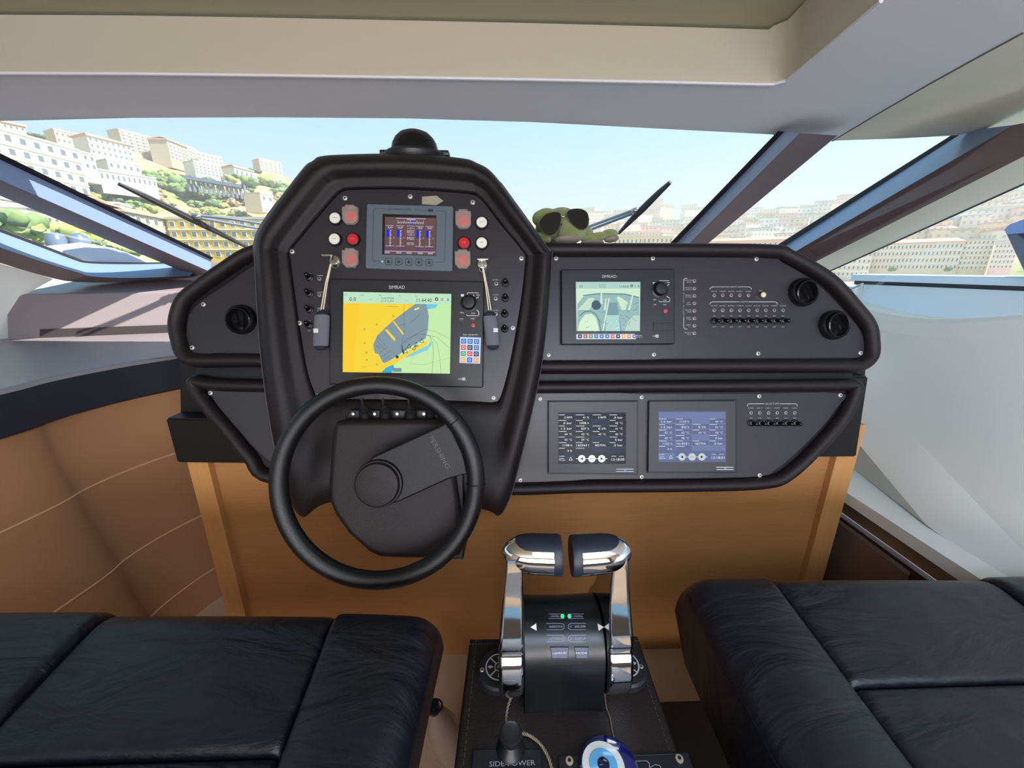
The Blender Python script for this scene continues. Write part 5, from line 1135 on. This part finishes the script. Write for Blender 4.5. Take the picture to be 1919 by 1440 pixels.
winmesh = {}
def winm(w, h):
    k = (round(w, 1), round(h, 1))
    if k not in winmesh:
        b = B(); b.box((0, -.04, h / 2), (w + .3, .12, h + .3)); b.mi = 1; b.box((0, -.09, h / 2), (w, .06, h)); winmesh[k] = meshof(b, [WINF, WING])
    return winmesh[k]
def building(pl, ytl, pr, ytr, ybase, dist, rgb, label, rows, cols, roof=None, depth=9, catg='building', group=None, wins=True):
    """front wall spans two bearings; left end's distance follows from a level roof line"""
    rr0, rl0 = ray(pr, ytr), ray(pl, ytl); te_r, te_l = rr0.z / math.hypot(rr0.x, rr0.y), rl0.z / math.hypot(rl0.x, rl0.y)
    dl = dist * (max(.72, min(1.35, te_r / te_l)) if pr < 560 else 1); A_ = aR(pl, ytl, dl); B_ = aR(pr, ytr, dist); zt_ = (A_.z + B_.z) / 2
    zb_ = aR((pl + pr) / 2, ybase, (dl + dist) / 2).z; dx, dy = B_.x - A_.x, B_.y - A_.y; W_ = math.hypot(dx, dy); ang = math.atan2(dy, dx); H_ = zt_ - zb_
    M = Matrix.Translation(((A_.x + B_.x) / 2, (A_.y + B_.y) / 2, zb_)) @ Matrix.Rotation(ang, 4, 'Z')
    t = thing('building', label, catg, M, group)
    b = B(); b.box((0, depth / 2, H_ / 2 - 2), (W_, depth, H_ + 4)); obj('wall', b, mat('wall_%d_%d_%d' % rgb, tuple(int(v * .93) for v in rgb), .85, var=.04, vscale=.4), t, local=True)
    b = B()
    if roof: b.prism([(-W_ / 2 - .5, -.6), (W_ / 2 + .5, -.6), (W_ / 2 + .5, depth + .6), (-W_ / 2 - .5, depth + .6)], H_, H_ + .5); b.loft([[Vector((-W_ / 2 - .5, -.6, H_ + .5)), Vector((W_ / 2 + .5, -.6, H_ + .5))], [Vector((-W_ / 2 + 2, depth / 2, H_ + .5 + depth * .16)), Vector((W_ / 2 - 2, depth / 2, H_ + .5 + depth * .16))], [Vector((-W_ / 2 - .5, depth + .6, H_ + .5)), Vector((W_ / 2 + .5, depth + .6, H_ + .5))]], False)
    else: b.box((0, depth / 2, H_ + .3), (W_ + .4, depth + .4, .6))
    obj('roof', b, ROOFM if roof else ROOFG, t, local=True)
    if wins:
        fh = H_ / rows; ww = min(W_ / cols * .42, 2.2) if cols < 20 else W_ / cols * .45
        for r_ in range(rows):
            for c_ in range(cols): inst(winm(ww, fh * .48), 'window', t, ((-W_ / 2 + W_ * (c_ + .5) / cols), 0, fh * (r_ + .28)))
        if rows > 2:
            for r_ in range(1, rows): b = B(); b.box((0, -.12, fh * r_), (W_, .3, .3)); obj('cornice', b, WINF, t, local=True)
    return t
BL_ = [(-70, 224, 148, 284, 352, 200, (236, 238, 228), 'large white apartment block at the left edge of the hillside', 4, 8, None),
 (311, 411, 500, 411, 486, 132, (244, 204, 92), 'yellow waterfront palazzo left of the binnacle', 4, 10, None),
 (228, 396, 312, 412, 445, 150, (192, 198, 176), 'pale green house with an orange roof left of the yellow palazzo', 2, 5, 1),
 (170, 372, 232, 396, 420, 160, (220, 208, 190), 'low cream house above the left window bar', 1, 4, 1),
 (-40, 398, 48, 404, 440, 100, (226, 150, 120), 'salmon pink house in the left corner pane', 1, 3, None),
 (50, 390, 108, 404, 436, 112, (238, 222, 206), 'cream house with red shutters in the left corner pane', 1, 4, None),
 (-60, 362, 60, 384, 396, 130, (236, 226, 206), 'long cream house above the salmon pink one', 1, 6, None),
 (222, 243, 283, 259, 287, 292, (226, 200, 170), 'tan apartment tower with stacked balconies on the ridge', 6, 5, None),
 (284, 266, 312, 270, 292, 296, (242, 216, 130), 'narrow yellow block between two tan blocks on the ridge', 3, 3, None),
 (312, 262, 350, 277, 303, 290, (204, 190, 162), 'tan block with a brown roof on the ridge', 5, 5, 1),
 (350, 274, 369, 283, 303, 310, (198, 190, 176), 'narrow grey tan block on the ridge', 4, 3, None),
 (162, 254, 245, 274, 296, 240, (238, 230, 220), 'white villa with arched windows below the tan tower', 3, 8, 1),
 (368, 285, 416, 297, 305, 320, (214, 220, 220), 'grey white block with a band of windows on the ridge', 2, 6, None),
 (362, 302, 414, 313, 330, 270, (240, 236, 228), 'white apartment house under the ridge, above the viaduct', 4, 7, None),
 (485, 298, 527, 307, 324, 345, (226, 190, 160), 'pink tan block standing alone on the skyline', 5, 5, None),
 (183, 319, 292, 336, 346, 222, (212, 208, 200), 'long grey terrace of garages on the hillside', 1, 11, None),
 (438, 313, 474, 322, 334, 290, (240, 236, 232), 'small white house right of the white apartment house', 1, 4, 1),
 (-10, 226, 46, 238, 256, 262, (236, 206, 176), 'pink tan house at the top left corner of the hill', 2, 5, 1),
 (100, 243, 150, 254, 272, 275, (230, 200, 172), 'tan house with a terrace near the top left of the hill', 2, 5, None),
 (487, 363, 511, 368, 380, 215, (244, 224, 196), 'small cream house among trees left of the binnacle', 1, 2, None),
 (470, 328, 536, 340, 350, 300, (226, 228, 232), 'row of pale houses under the skyline left of the binnacle', 2, 8, None),
 (224, 383, 246, 390, 398, 170, (240, 238, 230), 'tiny white house above the left window bar', 1, 2, None),
 (200, 300, 262, 312, 322, 232, (238, 232, 218), 'white house below the arched villa', 1, 5, None),
 (138, 283, 176, 292, 318, 215, (236, 236, 230), 'white house beside the large apartment block', 2, 3, None)]
for a in BL_: building(*a[:6], a[6], a[7], a[8], a[9], a[10])
# viaduct
t = thing('viaduct', 'dark blue grey arcaded viaduct crossing the wooded hillside', 'viaduct', aR(400, 356, 228))
A_, B_ = aR(344, 328, 232), aR(452, 346, 232); top_ = [A_, B_]
b = B(); b.loft([[A_, B_], [A_ + Vector((0, 0, -1.4)), B_ + Vector((0, 0, -1.4))], [A_ + Vector((0, 5, -1.4)), B_ + Vector((0, 5, -1.4))], [A_ + Vector((0, 5, 0)), B_ + Vector((0, 5, 0))], [A_, B_]], False); obj('deck', b, mat('viaduct_grey', (92, 102, 122), .8), t)
for i in range(13):
    p_ = A_.lerp(B_, i / 12); b = B(); b.box((p_.x, p_.y + 2, p_.z - 3), (.5, 1.2, 6)); obj('pier', b, mat('viaduct_pier', (120, 128, 146), .8), t)

# right-hand waterfront palaces
BR = [(1640, 460, 1808, 453, 507, 235, (242, 226, 196), 'long cream waterfront palace with many windows in the side window', 4, 22, 1),
 (1809, 450, 1866, 450, 507, 236, (244, 228, 180), 'pale yellow waterfront house right of the long cream palace', 6, 7, None),
 (1867, 456, 1912, 457, 505, 232, (244, 208, 200), 'pale pink waterfront house beside the hardtop support', 5, 6, None),
 (1560, 476, 1638, 468, 520, 225, (236, 220, 200), 'beige waterfront house left of the long cream palace', 4, 9, 1),
 (1330, 452, 1500, 452, 500, 240, (242, 206, 190), 'pink waterfront row low in the right corner pane', 3, 18, 1),
 (1150, 446, 1262, 444, 500, 245, (246, 218, 160), 'yellow waterfront palace behind the plush turtle', 4, 14, None),
 (1712, 388, 1758, 388, 418, 420, (240, 236, 226), 'white apartment slab on the slope above the cream palace', 6, 6, None),
 (1872, 352, 1900, 352, 378, 480, (242, 226, 214), 'pale tower high on the slope at the right edge', 6, 3, None),
 (1745, 432, 1795, 428, 448, 330, (240, 196, 150), 'orange roofed house just above the cream palace', 2, 6, 1)]
for a in BR: building(*a[:6], a[6], a[7], a[8], a[9], a[10])
# the crowded town: every house its own object
PAL = [((244, 234, 216), 'cream'), ((244, 222, 188), 'ochre'), ((242, 212, 202), 'pink'), ((247, 246, 241), 'white'), ((246, 233, 196), 'yellow'), ((234, 226, 216), 'beige')]  # walls paled so the washed-out haze sits in their colours
rt = random.Random(11); seen = 0
def skyrow(px):
    ks = ((1040, 398), (1100, 398), (1180, 388), (1300, 392), (1420, 392), (1500, 388), (1560, 384), (1680, 364), (1800, 350), (1960, 336))
    for p, q in zip(ks, ks[1:]):
        if px <= q[0]: return p[1] + (q[1] - p[1]) * (px - p[0]) / (q[0] - p[0])
    return 340
px = 1035
for band in range(7):
    px = 1035 + rt.uniform(0, 14)
    while px < 1950:
        w = rt.uniform(15, 34) * (1 + band * .08); st_ = skyrow(px); py = st_ + 12 + band * (450 - st_ - 8) / 7 + rt.uniform(-4, 4)
        if rt.random() < .88:
            q, dst = hit(px + w / 2, py + 8); Wm = w / F_PX * dst * .9; Hm = rt.uniform(11, 24) / F_PX * dst * (1.1 if band < 2 else .8)
            (rgb, cn) = rt.choice(PAL); v_ = [min(255, c_ + rt.randint(-6, 6) // 6 * 6) for c_ in rgb]
            side_ = 'behind the right wiper' if px < 1290 else 'in the right corner pane' if px < 1560 else 'in the side window'
            hgt = 'high on the slope' if band < 3 else 'halfway up the slope' if band < 5 else 'low on the slope'
            rf_ = ROOFM if rt.random() < .4 else ROOFG; wd_ = 'wide' if w > 27 * (1 + band * .06) else 'narrow' if w < 20 * (1 + band * .06) else 'mid-sized'; cn = '%s %s-roofed' % (cn, 'orange' if rf_ is ROOFM else 'flat'); hgt = ('highest on' if band < 2 else 'high on' if band < 3 else 'halfway up' if band < 5 else 'low on') + ' the slope'
            b = B(); D_ = rt.uniform(6, 9); ang = -math.atan2(q.x, q.y) * .6 + rt.uniform(-.35, .35); M = Matrix.Rotation(ang, 4, 'Z')
            b.box((0, D_ / 2, Hm / 2 - 4), (Wm, D_, Hm + 8)); b.mi = 1; b.box((0, D_ / 2, Hm + .25), (Wm + .5, D_ + .5, .5))
            o = obj('town_house', b, [facade(tuple(rgb), rt.choice((2.6, 3.4))), rf_], None, smooth=0)
            o.location = q; o.rotation_euler = (0, 0, ang); tag(o, '%s %s house %s, seen %s' % (wd_, cn, hgt, side_), 'house', '%s %s houses %s %s' % (wd_, cn, hgt, side_)); seen += 1
        px += w * rt.uniform(.98, 1.12)
# trees and shrubs on the hill
GREENS = [((124, 146, 96), 'green'), ((98, 122, 90), 'dark green'), ((160, 172, 104), 'yellow green'), ((160, 146, 112), 'olive brown')]
crowns = {}
def crown(ci_, kind):
    if (ci_, kind) not in crowns:
        b = B(); rnd = random.Random(ci_ * 7 + kind)
        for i in range(16 if kind else 20):
            a = rnd.uniform(0, 6.28); rr = rnd.uniform(0, .75); b.ball((rr * math.cos(a), rr * math.sin(a), (.25 if kind else .5) + rnd.uniform(-.3, .4) * (1 - rr * .6) * (1 if not kind else .3)), rnd.uniform(.20, .36), 2, (1, 1, .85 if not kind else .5), .2)
        rgb = GREENS[ci_][0]; crowns[(ci_, kind)] = meshof(b, mat('foliage_%d' % ci_, rgb, .95, bump=1, bscale=3, var=.4, vscale=3))
    return crowns[(ci_, kind)]
def tree(px, py, rpx, ci_, kind=0, dist=None, name='shrub', where='on the hillside left of the binnacle'):
    if dist: q = aR(px, py, dist); dst = dist
    else: q, dst = hit(px, py)
    s_ = rpx / F_PX * dst; o = bpy.data.objects.new(name, crown(ci_, kind)); COL.objects.link(o); o.location = q - Vector((0, 0, s_ * .15)); o.scale = (s_, s_, s_ * (1 if not kind else .9)); o.rotation_euler = (0, 0, rt.uniform(0, 6.28))
    g = ('big ' if rpx > 10.5 else 'small ' if rpx < 7.5 else '') + GREENS[ci_][1]; lb = {'shrub': '%s bush %s', 'tree': '%s leafy tree %s', 'umbrella_pine': '%s umbrella pine %s'}[name] % (g, where); tag(o, lb, 'bush' if name == 'shrub' else 'tree', '%s %s %s' % (g, name.replace('_', ' ') + 's', where))
for i in range(150):
    px = rt.uniform(110, 560); py = rt.uniform(322 + (px - 110) * .06, 408)
    up_ = 'high on the hill' if py < 350 else 'halfway up the hill' if py < 380 else 'at the foot of the hill'
    side_ = 'left of the wiper tip' if px < 222 else 'above the left wiper' if px < 400 else 'beside the binnacle'
    tree(px, py, rt.uniform(5, 13), rt.choice((0, 0, 1, 2, 3)), where=up_ + ' ' + side_)
for x, y, r_, c_ in ((335, 358, 20, 0), (350, 372, 22, 0), (318, 340, 16, 2), (392, 352, 15, 1), (410, 362, 16, 3), (380, 378, 18, 0), (470, 352, 16, 0), (500, 348, 16, 2), (520, 356, 14, 0), (440, 376, 15, 3), (164, 352, 12, 0), (530, 372, 16, 0)): tree(x, y, r_, c_, name='tree', where='on the hillside ' + ('left of the viaduct' if x < 344 else 'in front of the viaduct' if x < 400 else 'under the right end of the viaduct' if x < 450 else 'right of the viaduct'))
for x, y, r_, c_ in ((352, 303, 22, 0), (332, 308, 14, 0), (428, 314, 18, 0), (450, 330, 16, 0), (84, 256, 17, 1), (70, 262, 14, 1), (186, 276, 13, 0), (148, 283, 12, 1), (252, 278, 11, 0), (300, 298, 12, 1), (478, 318, 12, 1), (35, 256, 14, 0)): tree(x, y + 4, r_, c_, 1, name='umbrella_pine', where='high on the hill ' + ('by the large white block' if x < 160 else 'by the arched villa' if x < 310 else 'above the viaduct' if x < 440 else 'right of the viaduct'))
for x, y, r_, d_ in ((20, 440, 30, 80), (58, 447, 26, 80), (-20, 436, 30, 80), (130, 452, 24, 84), (160, 462, 26, 84), (190, 468, 24, 84), (220, 474, 22, 86), (245, 482, 18, 86), (100, 458, 20, 86)): tree(x, y, r_, 2 if x > 40 else 0, 0, d_, 'tree', 'along the quay, ' + ('behind the radar domes' if 90 < x < 165 else 'at the left frame edge' if x < 90 else 'behind the yacht windshield'))
for x in (1672, 1778): tree(x, 508, 6, 1, 0, 228, 'tree', 'in front of the cream palace')
# motor yacht moored on the left
yd = 26.0; q = aR(190, 500, yd); M = Matrix.Translation((q.x, q.y, HW_)) @ Matrix.Rotation(-math.atan2(q.x, q.y), 4, 'Z'); t = thing('motor_yacht', 'moored motor yacht with two grey radar domes, seen in the left corner pane', 'yacht', M)
H_ = -HW_ + aR(190, 492, yd).z; GY = mat('yacht_grey', (150, 164, 184), .25); kx = yd / F_PX * 1.5
def lo_(x, y, dd=0): p = aR(x, y, yd) - q; I3 = M.to_3x3().inverted() @ p; return I3.x, I3.z + (q.z - HW_)
b = B(); MS = Matrix(((1, 0, 0, 0), (0, 0, -1, 0), (0, 1, 0, 0), (0, 0, 0, 1)))
b.prism([lo_(x, y) for x, y in ((84, 462), (150, 455), (215, 466), (300, 496), (330, 540), (60, 540))], -3.5, .3, .15, M=MS); obj('superstructure', b, mat('yacht_white', (226, 230, 236), .3), t, local=True)
b = B(); b.prism([lo_(x, y) for x, y in ((118, 470), (160, 464), (200, 466), (235, 474), (290, 500), (140, 500))], .25, .5, .05, M=MS); obj('windshield', b, mat('yacht_glass', (84, 98, 120), .05, coat=1), t, local=True)
b = B(); x0, z0 = lo_(40, 520); x1, z1 = lo_(360, 520); b.prism([(x0, 0), (x1, 0), (x1 + 1, H_ * .78), (x0 - 1, H_ * .78)], -4, 1.0, .2, M=MS); obj('hull', b, mat('yacht_white', (226, 230, 236), .3), t, local=True)
for x, y in ((105, 457), (150, 458)):
    u, v = lo_(x, y); b = B(); b.lathe([(.34, -.3), (.37, 0), (.36, .2), (.27, .42), (.1, .52)], 24, Matrix.Translation((u, 1.0, v))); obj('radar_dome', b, mat('dome_grey', (98, 110, 128), .3), t, local=True)
b = B(); u, v = lo_(127, 455); b.box((u, 1.0, v), (.9, .3, .12)); obj('radar_bar', b, RUBBER, t, local=True)
# quay boats beyond the bulwark
for x, y, s_, lb in ((1572, 521, 1, 'small white motorboat moored left of the bulwark, nearer the window post'), (1592, 524, .8, 'smaller white motorboat moored close to the bulwark end')):
    q = aR(x, y, 60); q.z = HW_; M = Matrix.Translation(q) @ Matrix.Rotation(R(70), 4, 'Z'); t = thing('motorboat', lb, 'boat', M)
    b = B(); b.prism([(-4 * s_, -1.2), (2 * s_, -1.3), (4.4 * s_, 0), (2 * s_, 1.3), (-4 * s_, 1.2)], -.2, 1.3, .2); obj('hull', b, GELW, t, local=True)
    b = B(); b.box((-.5, 0, 1.8), (2.6, 1.8, 1.0), .25); obj('cabin', b, mat('cabin_cream', (236, 220, 196), .4), t, local=True)

# sea haze over the harbour and the hill: thin scattering air beyond the bow
hz = bpy.data.materials.new('sea_haze'); hz.use_nodes = True; N = hz.node_tree.nodes; L = hz.node_tree.links; N.clear()
ho = N.new('ShaderNodeOutputMaterial'); vs = N.new('ShaderNodeVolumeScatter'); vs.inputs['Density'].default_value = .0014; vs.inputs['Anisotropy'].default_value = .2; vs.inputs['Color'].default_value = (1, .985, .96, 1); L.new(vs.outputs[0], ho.inputs['Volume'])
b = B(); b.box((0, 385, 45), (1700, 690, 104)); o = obj('haze', b, hz, None, smooth=0); o['kind'] = 'structure'
